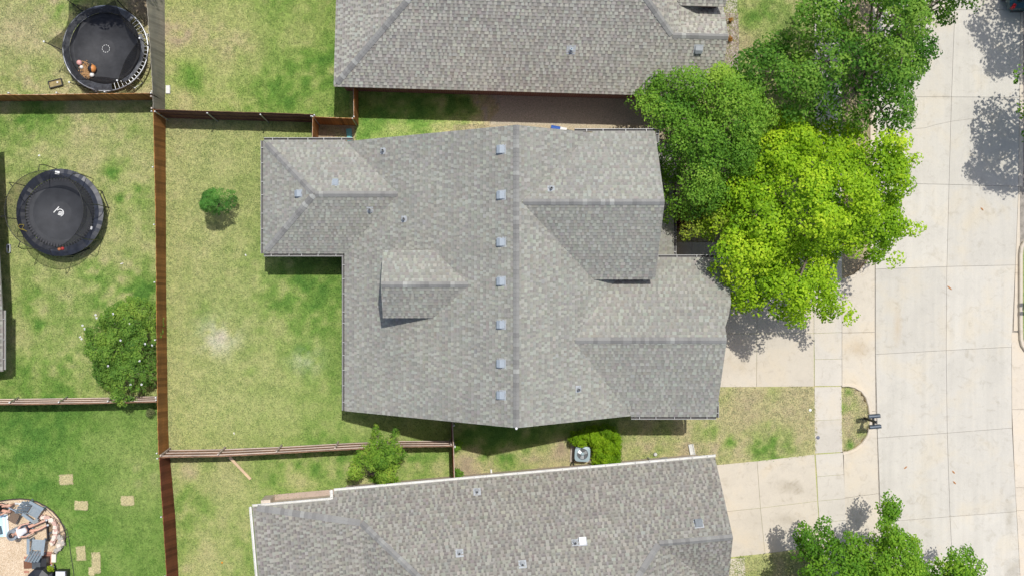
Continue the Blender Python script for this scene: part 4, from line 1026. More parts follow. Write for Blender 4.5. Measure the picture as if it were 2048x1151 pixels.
tree('shade_tree', 'tall dark green tree overhanging the street at the top right', 'tree',
     [(1500,100),(1535,75),(1562,52),(1600,25),(1630,-10),(1660,-60),(1720,-100),(1850,-110),(1960,-60),(2000,-20),(1985,8),(1950,20),(1925,38),(1900,50),(1872,52),(1890,78),(1872,100),(1888,122),(1850,140),(1868,168),(1835,178),(1842,210),(1838,245),(1790,262),(1745,258),(1700,240),(1640,250),(1590,255),(1550,235),(1510,190),(1495,140)],
     6.2, 4.2, 8.6, (1718, 175), DRK + [(0.24, 0.38, 0.06)], 21, spacing=0.66, per=74, L=0.17, W=0.10, dome=3.0, depth=2.6, trunk_r=0.2, under=0.6, grow=1.08, fray=0.3, group='trees in the front yards')
tree('shade_tree', 'mid green broad tree leaning over the roofs beside the yellow-green tree', 'tree',
     [(1278,200),(1276,168),(1300,150),(1312,125),(1350,120),(1385,118),(1420,128),(1450,114),(1490,130),(1530,150),(1548,200),(1565,240),(1530,300),(1520,350),(1470,385),(1440,420),(1395,440),(1350,445),(1332,400),(1340,360),(1312,325),(1316,280),(1288,245)],
     5.4, 3.6, 7.4, (1432, 262), MID, 22, spacing=0.52, per=84, L=0.13, W=0.085, dome=2.6, depth=2.0, trunk_r=0.17, grow=1.0, fray=0.25, group='trees in the front yards')
tree('small_tree', 'small olive green tree squeezed between the porch roof and the yellow-green tree', 'tree',
     [(1362,470),(1358,440),(1378,410),(1400,385),(1430,352),(1470,340),(1500,360),(1512,420),(1490,455),(1455,470),(1420,492),(1405,480),(1378,482)],
     4.2, 2.6, 5.4, (1440, 432), OLV, 23, spacing=0.42, per=70, L=0.12, W=0.08, dome=1.8, depth=1.4, trunk_r=0.08, stems=3, group='trees in the front yards')
tree('shade_tree', 'big bright yellow-green tree beside the driveway of the middle house', 'tree',
     [(1440,400),(1470,350),(1500,320),(1510,282),(1560,262),(1575,225),(1620,240),(1660,245),(1700,238),(1745,258),(1790,282),(1800,305),(1836,312),(1830,345),(1795,365),(1820,400),(1812,425),(1848,455),(1822,470),(1806,500),(1785,530),(1760,520),(1735,498),(1702,520),(1690,560),(1712,590),(1715,620),(1690,645),(1668,620),(1640,606),(1625,630),(1600,650),(1570,632),(1545,612),(1512,622),(1480,602),(1468,560),(1448,536),(1420,528),(1432,500),(1442,470),(1425,435)],
     5.6, 3.6, 8.0, (1622, 452), YEL, 24, spacing=0.56, per=84, L=0.16, W=0.105, dome=2.8, depth=2.2, trunk_r=0.19, under=0.5, grow=1.07, fray=0.3, extra=[(1842,455,4.6,.24),(1830,460,4.6,.32),(1816,455,4.7,.38),(1800,448,4.8,.4),(1834,316,4.8,.26),(1822,322,4.9,.34),(1806,318,5.0,.38),(1708,630,4.3,.26),(1694,640,4.3,.24),(1692,616,4.4,.36),(1676,600,4.5,.4),(1796,515,4.5,.34),(1780,528,4.4,.26),(1602,646,4.4,.24),(1580,640,4.4,.3),(1512,622,4.3,.28),(1560,236,5.2,.4),(1578,226,5.2,.3)], group='trees in the front yards')
tree('street_tree', 'fresh green tree with pointed branch tips at the bottom right corner', 'tree',
     [(1625,1085),(1640,1055),(1648,1080),(1668,1100),(1676,1066),(1690,1060),(1696,1098),(1715,1070),(1728,1080),(1735,1100),(1760,1095),(1775,1062),(1795,1045),(1805,1020),(1832,1012),(1830,1040),(1810,1070),(1815,1090),(1838,1080),(1845,1096),(1872,1090),(1862,1110),(1862,1130),(1885,1118),(1905,1105),(1930,1112),(1915,1132),(1945,1130),(1965,1118),(1982,1128),(1960,1150),(1935,1180),(1950,1230),(1900,1310),(1800,1350),(1720,1330),(1660,1290),(1630,1220),(1618,1160),(1626,1120),(1640,1130)],
     4.6, 3.2, 6.6, (1712, 1165), FRE, 25, spacing=0.37, per=105, L=0.14, W=0.09, dome=2.4, depth=1.6, trunk_r=0.14, fray=0.06, group='trees in the front yards')
def disc(cx_, cy_, r, seed, k=22, rough=0.22, sy=1.0):
    rr = random.Random(seed); return [(cx_ + r * (1 + rr.uniform(-rough, rough)) * math.cos(2*PI*i/k), cy_ + r * sy * (1 + rr.uniform(-rough, rough)) * math.sin(2*PI*i/k)) for i in range(k)]
tree('street_tree', 'tree just beyond the right border whose shadow falls on the street', 'tree', disc(2194, 200, 106, 3) , 5.4, 3.4, 7.6, (2088, 262), MID, 26, spacing=0.6, per=44, L=0.19, W=0.12, dome=2.4, depth=1.6, trunk_r=0.16, extra=[(2044,212,3.0,.26),(2050,222,3.0,.34),(2048,232,2.9,.25),(2058,210,3.1,.4),(2066,225,3.2,.42),(2078,215,3.4,.45),(2092,222,3.6,.45)], group='trees along the far side of the street')
tree('street_tree', 'tree beyond the top right corner shading the parked car', 'tree', disc(2226, -78, 112, 4), 5.6, 3.6, 7.8, (2090, 40), DRK, 27, spacing=0.65, per=44, L=0.19, W=0.12, dome=2.6, depth=1.6, trunk_r=0.17, group='trees along the far side of the street')
tree('yard_tree', 'tree above the top border whose shadow lies on the black trampoline', 'tree', disc(172, -122, 88, 5, 20, 0.3), 5.0, 3.6, 6.6, (262, -20), DRK, 28, spacing=0.6, per=60, L=0.18, W=0.11, dome=1.8, depth=1.2, trunk_r=0.13)
tree('young_tree', 'small round green tree standing alone on the back lawn', 'tree', [(394,392),(402,378),(420,372),(440,375),(460,376),(466,392),(464,410),(466,420),(450,428),(432,432),(412,428),(400,418),(395,405)],
     1.75, 0.9, 2.8, (443, 413), [(0.06, 0.18, 0.035), (0.10, 0.28, 0.05), (0.16, 0.37, 0.07), (0.24, 0.45, 0.10)], 29, spacing=0.2, blob=(0.13, 0.22), per=95, L=0.075, W=0.028, dome=0.8, depth=0.8, trunk_r=0.035, fray=0.05, limbs=10, grow=0.95)
flb = tree('flowering_shrub', 'large sprawling green shrub with small white flowers by the brown fence', 'shrub',
     [(158,690),(165,660),(190,640),(205,615),(240,600),(275,605),(300,625),(310,650),(308,690),(296,720),(306,750),(292,772),(270,782),(262,800),(245,812),(222,805),(210,790),(185,775),(168,750),(172,720)],
     1.9, 0.9, 2.7, (246, 700), [(0.09, 0.20, 0.04), (0.16, 0.31, 0.05), (0.25, 0.41, 0.065), (0.37, 0.49, 0.085)], 30, spacing=0.28, blob=(0.16, 0.3), per=64, L=0.09, W=0.055, dome=1.4, depth=0.9, trunk_r=0.04, stems=5, fray=0.12, limbs=18, bark=M_BARKP)
m = MB(); rr = random.Random(5)
for a, b in [(191,629),(193,635),(165,650),(169,657),(160,673),(163,677),(247,636),(258,647),(290,687),(304,690),(279,721),(261,768),(216,731),(249,751),(209,692),(241,680),(226,627),(283,768)]:
    c = P(a, b, rr.uniform(2.2, 2.6))
    for k_ in range(5):
        an = k_ * 1.257 + rr.random(); m.ball(c + Vector((math.cos(an) * 0.03, math.sin(an) * 0.03, 0)), 0.019, 6, 4, (1, 1, .45))
part('flowers', m, simple('white_petal', (0.80, 0.77, 0.80), 0.6), flb, kind='stuff')
tree('box_shrub', 'dense bright green shrub wrapped around the air conditioner', 'shrub', [(1142,882),(1150,870),(1170,862),(1195,857),(1215,854),(1228,862),(1238,876),(1243,893),(1238,905),(1243,918),(1238,930),(1215,933),(1192,936),(1186,922),(1190,908),(1180,895),(1162,894),(1148,892)],
     1.0, 0.5, 1.35, (1212, 895), [(0.13, 0.27, 0.012), (0.22, 0.40, 0.015), (0.31, 0.50, 0.02), (0.42, 0.56, 0.04)], 31, spacing=0.17, blob=(0.13, 0.2), per=60, L=0.075, W=0.04, dome=0.35, depth=0.4, trunk_r=0.03, fray=0.03, limbs=8, stems=3, grow=1.1)
tree('feathery_tree', 'straggly light green tree with feathery branches over the pale fence', 'tree',
     [(693,960),(700,925),(712,905),(735,895),(742,868),(748,852),(756,880),(770,884),(782,866),(790,856),(792,880),(800,900),(812,912),(800,925),(790,950),(770,985),(755,1005),(748,975),(744,940),(730,935),(722,965),(712,972)],
     2.6, 1.5, 3.3, (752, 942), [(0.10, 0.23, 0.03), (0.19, 0.36, 0.04), (0.30, 0.47, 0.06), (0.42, 0.52, 0.08)], 32, spacing=0.26, blob=(0.16, 0.30), per=60, L=0.14, W=0.04, dome=0.9, depth=0.7, trunk_r=0.04, stems=3, fray=0.1, limbs=22, bark=M_BARKP)
tree('ground_shrub', 'low leafy shrub spreading under the feathery tree', 'shrub', [(745,945),(770,930),(800,940),(815,965),(800,985),(765,990),(745,975),(715,990),(705,965),(720,945)], 0.4, 0.15, 0.6, (765, 962), FRE, 37, spacing=0.22, blob=(0.1, 0.2), per=36, L=0.08, W=0.045, dome=0.5, depth=0.25, trunk_r=0.015, limbs=6)
tree('ground_shrub', 'leafy climber at the corner of the fence below the gable', 'shrub', disc(912, 894, 11, 6, 12), 0.8, 0.2, 1.3, (911, 893), MID, 33, spacing=0.18, blob=(0.1, 0.18), per=44, L=0.08, W=0.05, dome=0.4, depth=0.6, trunk_r=0.015, limbs=5)
tree('ground_shrub', 'leafy green weed growing at the white gutter of the lower house', 'shrub', disc(915, 950, 11, 7, 12), 0.5, 0.15, 0.8, (914, 948), MID, 34, spacing=0.18, blob=(0.1, 0.18), per=44, L=0.08, W=0.05, dome=0.4, depth=0.4, trunk_r=0.015, limbs=5)
tree('ground_shrub', 'round grey-green shrub in the corner below the flowering shrub', 'shrub', disc(300, 824, 12, 8, 14, 0.1), 0.4, 0.15, 0.7, (302, 823), [(0.16, 0.20, 0.08), (0.24, 0.27, 0.12), (0.33, 0.34, 0.17)], 35, spacing=0.16, blob=(0.1, 0.16), per=50, L=0.06, W=0.03, dome=0.3, depth=0.3, trunk_r=0.015, limbs=5)
tree('red_shrub', 'dark red leaved shrub in the shade beside the porch', 'shrub', [(1350,415),(1372,405),(1380,430),(1372,460),(1352,470)], 0.9, 0.4, 1.3, (1362, 436), [(0.07, 0.012, 0.015), (0.13, 0.02, 0.025), (0.19, 0.03, 0.03)], 36, spacing=0.2, blob=(0.12, 0.2), per=50, L=0.08, W=0.04, dome=0.5, depth=0.4, trunk_r=0.02, limbs=6)
for i, (a, b, lab) in enumerate(((1462, 40, 'small orange-brown plant near the walk in the upper flower bed'), (1461, 77, 'small orange-brown plant at the roof corner in the upper flower bed'))):
    tree('bedding_plant', lab, 'plant', disc(a, b, 6.5, 40 + i, 10, 0.1), 0.25, 0.08, 0.4, (a, b), [(0.30, 0.13, 0.03), (0.45, 0.22, 0.05), (0.5, 0.32, 0.1)], 60 + i, spacing=0.09, blob=(0.06, 0.1), per=34, L=0.06, W=0.025, dome=0.2, depth=0.15, trunk_r=0.01, limbs=4, group='plants in the upper flower bed')
# mulch bed
bed_m, nt_, b_, o_ = node_mat('bed_gravel')
v_ = nt_.nodes.new('ShaderNodeTexVoronoi'); v_.inputs['Scale'].default_value = 18
g_ = nt_.nodes.new('ShaderNodeNewGeometry'); nt_.links.new(g_.outputs['Position'], v_.inputs['Vector'])
nt_.links.new(ramp(nt_, v_.outputs['Color'], [(0.1, (0.16, 0.11, 0.10)), (0.5, (0.30, 0.24, 0.22)), (0.9, (0.55, 0.48, 0.45))]), b_.inputs['Base Color']); b_.inputs['Roughness'].default_value = 0.9
solo('flower_bed', MB().prism(pxpoly([(1430,26),(1476,26),(1478,80),(1476,140),(1430,140)]), -0.05, 0.02), bed_m, P(1455, 80, -0.05), 'gravel mulch flower bed in front of the upper house', kind='structure')
# ------------------------------------------------------------------ trampolines
def net_mat(name, alpha, c=(0.012, 0.012, 0.014)):
    m, nt, b, o = node_mat(name)
    b.inputs['Base Color'].default_value = (*c, 1); b.inputs['Roughness'].default_value = 0.8
    f = noise(nt, 3.0, 3, 0.6); cc = ramp(nt, f, [(0.3, c), (0.7, tuple(x * 1.8 for x in c))]); nt.links.new(cc, b.inputs['Base Color'])
    t = nt.nodes.new('ShaderNodeBsdfTransparent'); mx = nt.nodes.new('ShaderNodeMixShader'); mx.inputs[0].default_value = alpha
    nt.links.new(t.outputs[0], mx.inputs[1]); nt.links.new(b.outputs[0], mx.inputs[2]); nt.links.new(mx.outputs[0], o.inputs[0])
    return m
M_NET = net_mat('black_mesh_net', 0.66); M_NET2 = net_mat('fine_black_net', 0.45)
M_MAT = simple('trampoline_mat', (0.040, 0.041, 0.045), 0.7, 0.3, 3)
M_MAT2 = simple('trampoline_mat_grey', (0.042, 0.044, 0.049), 0.75, 0.22, 2)
M_PADW = simple('worn_pad', (0.10, 0.105, 0.115), 0.6, 0.6, 7)
M_PADN = simple('navy_pad', (0.026, 0.03, 0.042), 0.38, 0.45, 4)
def ring_pts(c, r, z, k=48, a0=0, a1=2*PI, closed=True):
    n = k if closed else k + 1
    return [Vector((c.x + r * math.cos(a0 + (a1 - a0) * i / k), c.y + r * math.sin(a0 + (a1 - a0) * i / k), z)) for i in range(n)]
def annulus(c, r0, r1, z, a0, a1, k, thick=0.03, wav=0.0, seed=0):
    m = MB(); rr = random.Random(seed)
    hs = [z + rr.uniform(-wav, wav) for _ in range(k + 1)]
    if a1 - a0 > 6.28: hs[-1] = hs[0]
    for i in range(k):
        t0 = a0 + (a1 - a0) * i / k; t1 = a0 + (a1 - a0) * (i + 1) / k
        def at(r, t, h): return (c.x + r * math.cos(t), c.y + r * math.sin(t), h)
        rm_ = (r0 + r1) / 2
        for ra, rb, za, zb in ((r0, rm_, 0, thick), (rm_, r1, thick, 0.0), (r1, r1, 0, -thick * 2)):
            m.quad([at(ra, t0, hs[i] + za), at(rb, t0, hs[i] + zb), at(rb, t1, hs[i+1] + zb), at(ra, t1, hs[i+1] + za)])
    return m
def spring_set(root, c, r0, r1, z, k):
    me = MB().tube([(0, 0, 0), (1, 0, 0)], 0.014, 5).mesh('spring', M_STEEL)
    for i in range(k):
        a = 2 * PI * (i + 0.5) / k; d = Vector((math.cos(a), math.sin(a), 0)); s_ = Vector((-d.y, d.x, 0))
        inst('spring', me, root, frame(Vector((c.x, c.y, z)) + d * r0, d * (r1 - r0), s_, Vector((0, 0, 1))))
# black one with a sagging net, pad missing at the lower right
c1 = P(211, 97, 0.88); R1 = 1.90
t1 = thing('trampoline', Vector((c1.x, c1.y, 0)), 'black trampoline with sagging net and exposed springs beside the grey fence', 'trampoline', 'trampolines in the back yards')
part('frame', MB().tube(ring_pts(c1, R1, 0.88), 0.035, 8, closed=True), M_STEEL, t1, True)
part('mat', MB().lathe(Vector((c1.x, c1.y, 0)), [(0.001, 0.80), (0.8, 0.815), (1.4, 0.85), (1.60, 0.87), (1.60, 0.86), (0.001, 0.79)], 48), M_MAT, t1, True)
spring_set(t1, c1, 1.60, 1.88, 0.875, 64)
part('pad', annulus(c1, 1.60, 1.93, 0.905, math.radians(48), math.radians(280), 40, 0.025, 0.012, 1), M_PADW, t1)
part('pad', annulus(c1, 1.58, 1.74, 0.905, math.radians(-62), math.radians(22), 14, 0.025, 0.02, 2), M_PADW, t1)
m = MB()
for i in range(10):
    a0 = i * 2 * PI / 10; q = ring_pts(c1, 0.165, 0.822, 3, a0, a0 + 0.36, False); m.tube(q, 0.012, 4)
part('mat_marking', m, M_WHITE, t1)
tops = []
for i in range(6):
    a = math.radians(i * 60 + 2); d = Vector((math.cos(a), math.sin(a), 0)); cb = Vector((c1.x, c1.y, 0))
    m = MB().tube([cb + d * 1.97 + Vector((0, 0, 0.05)), cb + d * 1.97 + Vector((0, 0, 1.1)), cb + d * 2.05 + Vector((0, 0, 2.2)), cb + d * 2.06 + Vector((0, 0, 2.62))], 0.02, 8)
    po = part('pole', m, M_BLKMET, t1); part('cap', MB().ball(cb + d * 2.06 + Vector((0, 0, 2.64)), 0.045, 8, 6), M_WHITE, po)
    part('leg', MB().tube([cb + d * 1.88 + Vector((0, 0, 0.85)), cb + d * 1.92 + Vector((0, 0, 0.03)), cb + (d * 1.92 + Vector((-d.y, d.x, 0)) * 0.5) + Vector((0, 0, 0.03)), cb + (d * 1.88 + Vector((-d.y, d.x, 0)) * 0.5) + Vector((0, 0, 0.82))], 0.025, 6), M_STEEL, t1)
    tops.append((a, cb + d * 1.99 + Vector((0, 0, 2.42))))
for i in range(6):
    a, A = tops[i]; b, B = tops[(i + 1) % 6]; m = MB(); k = 10; rows = []
    for r_ in range(9):
        v = r_ / 8; row = []
        for j in range(k + 1):
            u = j / k; sag = math.sin(PI * u)
            topp = A.lerp(B, u); dn = Vector((c1.x, c1.y, 0)) - Vector((topp.x, topp.y, 0)); topp = topp + dn.normalized() * 0.24 * sag + Vector((0, 0, -0.32 * sag))
            ang = a + PI / 3 * u; bot = Vector((c1.x + 1.6 * math.cos(ang), c1.y + 1.6 * math.sin(ang), 0.93))
            q = topp.lerp(bot, v); pull = -0.10 * math.sin(PI * v) * (0.4 + 0.6 * sag)
            q += Vector((math.cos(ang), math.sin(ang), 0)) * pull; row.append(q)
        rows.append(row)
    for r_ in range(8):
        for j in range(k): m.quad([rows[r_][j], rows[r_][j+1], rows[r_+1][j+1], rows[r_+1][j]])
    part('net', m, M_NET, t1, True)
def ball_thing(name, px, py, r, mat, label, z0):
    c = P(px, py, z0 + r); solo(name, MB().ball(c, r, 16, 10), mat, c - Vector((0, 0, r)), label, 'ball', smooth=True)
ball_thing('ball', 158.5, 125.5, 0.12, simple('pink_rubber', (0.70, 0.36, 0.33), 0.5, 0.08), 'pink ball lying on the black trampoline', 0.835)
ball_thing('ball', 163, 134.5, 0.085, simple('white_vinyl', (0.74, 0.72, 0.68), 0.5, 0.08), 'small white ball beside the pink ball on the black trampoline', 0.835)
def half_mat():
    m, nt, b, o = node_mat('black_orange_rubber'); tc = nt.nodes.new('ShaderNodeTexCoord'); sx = nt.nodes.new('ShaderNodeSeparateXYZ'); nt.links.new(tc.outputs['Generated'], sx.inputs[0])
    nt.links.new(ramp(nt, sx.outputs[0], [(0.55, (0.02, 0.02, 0.025)), (0.6, (0.62, 0.25, 0.07))]), b.inputs['Base Color']); b.inputs['Roughness'].default_value = 0.5; return m
ball_thing('ball', 184, 137.5, 0.19, half_mat(), 'large black and orange ball on the black trampoline', 0.83)
ball_thing('ball', 184, 150, 0.105, MATS['white_vinyl'], 'white ball below the large black and orange ball', 0.84)
m = MB(); rr = random.Random(8)
for i in range(420):
    a = rr.random() ** 0.7; px = 163 + rr.gauss(10, 7); py = 138 + rr.gauss(3, 8) + (px - 170) * 0.55
    if (px - 172) ** 2 + (py - 140) ** 2 > 380: continue
    c = P(px, py, 0.85 + rr.uniform(0, 0.05)); q = rotz(rr.uniform(0, 6.28)) @ Matrix.Rotation(rr.uniform(-.5, .5), 3, 'X'); l, w = rr.uniform(.03, .06), rr.uniform(.015, .03)
    m.quad([c + q @ Vector(v) for v in ((-l, 0, 0), (0, -w, .006), (l, 0, 0), (0, w, .006))])
solo('fallen_leaves', m, simple('dry_leaf', (0.38, 0.22, 0.10), 0.9, 0.4, 30), P(170, 140, 0.84), 'heap of brown leaves on the black trampoline', 'leaves', kind='stuff')
# round one with a full navy pad and a hooped net
c2 = P(120, 425, 0.88); R2 = 1.90
t2 = thing('trampoline', Vector((c2.x, c2.y, 0)), 'round trampoline with navy pad and hooped net on the left lawn', 'trampoline', 'trampolines in the back yards')
part('frame', MB().tube(ring_pts(c2, R2, 0.86), 0.035, 8, closed=True), M_BLKMET, t2, True)
part('mat', MB().lathe(Vector((c2.x, c2.y, 0)), [(0.001, 0.81), (0.8, 0.825), (1.35, 0.855), (1.53, 0.87), (1.53, 0.86), (0.001, 0.80)], 48), M_MAT2, t2, True)
me_ = MB().box((0.5, 0, 0), (1, 0.05, 0.012)).mesh('mat_loop', simple('loop_webbing', (0.05, 0.05, 0.056), 0.7))
for i in range(72):
    a = 2 * PI * i / 72; d = Vector((math.cos(a), math.sin(a), 0)); s_ = Vector((-d.y, d.x, 0))
    inst('mat_loop', me_, t2, frame(Vector((c2.x, c2.y, 0.878)) + d * 1.40, d * 0.15, s_, Vector((0, 0, 1))))
part('pad', annulus(c2, 1.55, 1.95, 0.90, 0, 2 * PI, 64, 0.03, 0.012, 3), M_PADN, t2)
cb = Vector((c2.x, c2.y, 0))
for i in range(8):
    a = math.radians(i * 45 + 8); d = Vector((math.cos(a), math.sin(a), 0)); s_ = Vector((-d.y, d.x, 0))
    m = MB().tube([cb + d * 1.98 + Vector((0, 0, 0.1)), cb + d * 2.02 + Vector((0, 0, 1.2)), cb + d * 2.05 + Vector((0, 0, 2.0)), cb + d * 1.98 + Vector((0, 0, 2.5)), cb + d * 1.70 + Vector((0, 0, 2.68))], 0.018, 8); part('pole', m, M_BLKMET, t2)
    if i % 2 == 0: part('leg', MB().tube([cb + d * 1.9 + Vector((0, 0, .84)), cb + d * 1.9 + Vector((0, 0, .03)), cb + d * 1.7 + s_ * 0.8 + Vector((0, 0, .03)), cb + d * 1.7 + s_ * 0.8 + Vector((0, 0, .82))], 0.025, 6), M_BLKMET, t2)
part('hoop', MB().tube(ring_pts(c2, 1.69, 2.69), 0.014, 6, closed=True), M_BLKMET, t2, True)
m = MB(); K = 48
for i in range(K):
    a0, a1 = 2 * PI * i / K, 2 * PI * (i + 1) / K
    for (ra, za), (rb, zb) in (((1.69, 2.68), (1.66, 2.1)), ((1.66, 2.1), (1.58, 1.4)), ((1.58, 1.4), (1.54, 0.90))):
        m.quad([(c2.x + ra * math.cos(a0), c2.y + ra * math.sin(a0), za), (c2.x + ra * math.cos(a1), c2.y + ra * math.sin(a1), za), (c2.x + rb * math.cos(a1), c2.y + rb * math.sin(a1), zb), (c2.x + rb * math.cos(a0), c2.y + rb * math.sin(a0), zb)])
part('net', m, M_NET2, t2, True)
def on_mat(pts, z=0.836): return [P(a, b, z) for a, b in pts]
m = MB(); m.tube(on_mat([(107.5, 425), (118, 413.5)]), 0.025, 4)
cc_ = (120, 425.5)
for r_, a0, a1 in ((7.2, -2.4, 1.3), (4.6, -0.6, 2.6), (2.2, 0, 6.28)):
    m.tube(on_mat([(cc_[0] + r_ * math.cos(a0 + (a1 - a0) * i / 10), cc_[1] + r_ * math.sin(a0 + (a1 - a0) * i / 10)) for i in range(11)]), 0.022, 4)
part('mat_emblem', m, M_WHITE, t2)
part('pad_label', MB().box(P(114.5, 345.5, 0.955), (0.20, 0.14, 0.006), rotz(-0.1)), M_WHITE, t2)
part('pad_label', MB().box(P(183, 456, 0.93), (0.10, 0.14, 0.006), rotz(-0.3)), MATS['white_vinyl'], t2)
m = MB().tube([P(x, y, 1.0) for x, y in ((36, 452), (40, 449), (47, 449), (48, 451), (44, 457), (54, 463), (48, 460), (40, 458), (36, 453))], 0.016, 5)
solo('rope', m, simple('yellow_rope', (0.65, 0.50, 0.08), 0.7), P(42, 455, 0.95), 'yellow rope loop hanging on the navy trampoline', 'rope')
ball_thing('ball', 118.5, 498, 0.075, simple('orange_rubber', (0.65, 0.24, 0.10), 0.5), 'orange ball on the edge of the navy trampoline', 0.86)
ball_thing('ball', 125, 497, 0.08, simple('red_rubber', (0.62, 0.07, 0.06), 0.5), 'red ball on the edge of the navy trampoline', 0.86)

# ------------------------------------------------------------------ small things in the yards
def solo_box(name, px, py, z0, size, ang, mat, label, cat, group=None, taper=1.0):
    c = P(px, py, z0 + size[2]); m = MB().box((c.x, c.y, z0 + size[2] / 2), size, rotz(ang), taper=taper); return solo(name, m, mat, Vector((c.x, c.y, z0)), label, cat, group)
tr = thing('planter_tray', P(113, 168, 0), 'black rectangular tray of leaves beside the black trampoline', 'tray')
q = rotz(math.radians(14)); o0 = P(113, 168, 0); m = MB()
for dx, dy, sx, sy in ((0, .15, .62, .03), (0, -.15, .62, .03), (.295, 0, .03, .27), (-.295, 0, .03, .27)): m.box(o0 + q @ Vector((dx, dy, .09)), (sx, sy, .18), q)
part('rim', m, M_BLACK, tr); part('filling', MB().box(o0 + Vector((0, 0, .06)), (.56, .27, .12), q), simple('leafy_soil', (0.30, 0.24, 0.11), 0.95, 0.5, 30), tr)
part('pebble', MB().ball(P(115, 165, .14), 0.05, 8, 6), M_WHITE, tr)
solo_box('utility_box', 335.5, 179, 0, (0.2, 0.40, 0.10), 0, simple('pale_concrete', (0.66, 0.65, 0.62), 0.8, 0.08), 'pale rectangular utility cover at the foot of the grey fence', 'utility cover', taper=0.9)
solo_box('paper_scrap', 77.5, 311, 0, (0.10, 0.09, 0.05), 0.4, M_WHITE, 'white scrap above the round trampoline', 'litter', taper=0.5)
solo_box('plastic_tube', 243, 527, 0, (0.15, 0.05, 0.05), 0.3, MATS['white_vinyl'], 'short white tube on the grass right of the round trampoline', 'tube', taper=0.7)
ct = thing('toy_tray', P(18.5, 497, 0), 'grey-white oblong tray at the left edge below the round trampoline', 'tray')
m = MB(); o0 = P(18.5, 497, 0)
for dx, sx, sy, dy in ((.07, .03, .38, 0), (-.07, .03, .38, 0), (0, .17, .03, .18), (0, .17, .03, -.18)): m.box(o0 + Vector((dx, dy, .05)), (sx, sy, .1))
part('rim', m, simple('grey_plastic', (0.55, 0.58, 0.58), 0.5), ct); part('insert', MB().box(o0 + Vector((0, .08, .03)), (.1, .12, .06)), M_BLACK, ct)
for a, b, lab in ((491, 405 + 105, 'white scrap on the back lawn right of the small round tree'), (468, 866, 'white scrap on the back lawn near the pale fence')):
    solo_box('paper_scrap', a, b, 0, (0.06, 0.10, 0.03), 0.5, MATS['white_vinyl'], lab, 'litter', taper=0.6)
m = MB(); a, b = P(459, 913, 0.55), P(501, 957, 0.06); d = (b - a).normalized(); y = Vector((0, 0, 1)).cross(d).normalized(); z = d.cross(y); L_ = (b - a).length
fr_ = frame((a + b) / 2, d, y, z); mm = MB().box((0, 0, 0), (L_, 0.12, 0.045)); mm.v = [tuple(fr_ @ Vector(v)) for v in mm.v]
solo('plank', mm, M_PLANK, b, 'pale loose timber plank leaning from the fence onto the grass', 'plank')
m = MB(); m.prism(pxpoly([(692, 258), (703, 257), (706, 300), (697, 300)], 0.04), 0.0, 0.05); m.prism(pxpoly([(693.5, 259), (701.5, 258.5), (704, 300), (698, 300)], 0.05), 0.05, 0.052)
solo('teal_board', m, simple('teal_plastic', (0.10, 0.36, 0.36), 0.5, 0.12), P(698, 275, 0), 'teal plastic strip lying on the ground in the fenced side gap', 'strip')
ls = thing('banner_roll', P(1122, 257, 0), 'blue and white roll lying along the top edge of the middle roof', 'roll')
a, b = P(1102, 254.5, 0.12), P(1145, 262, 0.12); d = b - a
part('blue_end', MB().tube([a, a + d * .42], 0.10, 10), simple('blue_vinyl', (0.03, 0.11, 0.42), 0.45), ls); part('white_end', MB().tube([a + d * .425, a + d * .72], 0.10, 10), M_WHITE, ls); part('core', MB().tube([a + d * .72, b], 0.03, 8), M_PIPE, ls)
for i, (cx_, cy_, w, h, an) in enumerate(((133, 957.5, 24, 17, .06), (163, 1009.5, 23, 15, -.03), (255.5, 1000, 23, 16, .02), (162.5, 1105, 16, 24, .08), (193, 1124, 15, 36, .04), (184, 1141, 9, 13, -.05))):
    c = P(cx_, cy_, 0); m = MB(); rr = random.Random(50 + i); W_, H_ = w / S, h / S
    k = 9; top = [[Vector((c.x, c.y, 0)) + rotz(an) @ Vector(((u / k - .5) * W_ + rr.uniform(-.035, .035), (v / k - .5) * H_ + rr.uniform(-.035, .035), 0.022 + rr.uniform(-.012, .02))) for u in range(k + 1)] for v in range(k + 1)]
    for v in range(k):
        for u in range(k): m.quad([top[v][u], top[v][u+1], top[v+1][u+1], top[v+1][u]])
    rim = [top[0][u] for u in range(k)] + [top[v][k] for v in range(k)] + [top[k][u] for u in range(k, 0, -1)] + [top[v][0] for v in range(k, 0, -1)]
    for j in range(len(rim)):
        A, B = rim[j], rim[(j + 1) % len(rim)]; m.quad([A, Vector((A.x, A.y, -.02)), Vector((B.x, B.y, -.02)), B])
    for j in range(800):
        q = Vector((c.x, c.y, 0.035)) + rotz(an) @ Vector((rr.uniform(-.56, .56) * W_, rr.uniform(-.58, .58) * H_, rr.uniform(0, .03))); a_ = rr.uniform(0, PI); d = Vector((math.cos(a_), math.sin(a_), rr.uniform(-.2, .3))) * rr.uniform(.02, .05); s_ = Vector((-d.y, d.x, 0)).normalized() * .005
        m.quad([q - d - s_, q - d + s_, q + d + s_, q + d - s_])
    solo('dead_grass_patch', m, simple('straw', (0.50, 0.44, 0.24), 0.95, 0.45, 16), Vector((c.x, c.y, 0)), None, kind='structure')
ball_thing('ball', 444, 1124, 0.045, simple('bright_orange', (0.75, 0.30, 0.03), 0.5), 'tiny orange ball on the grass beside the lower house', 0.0)
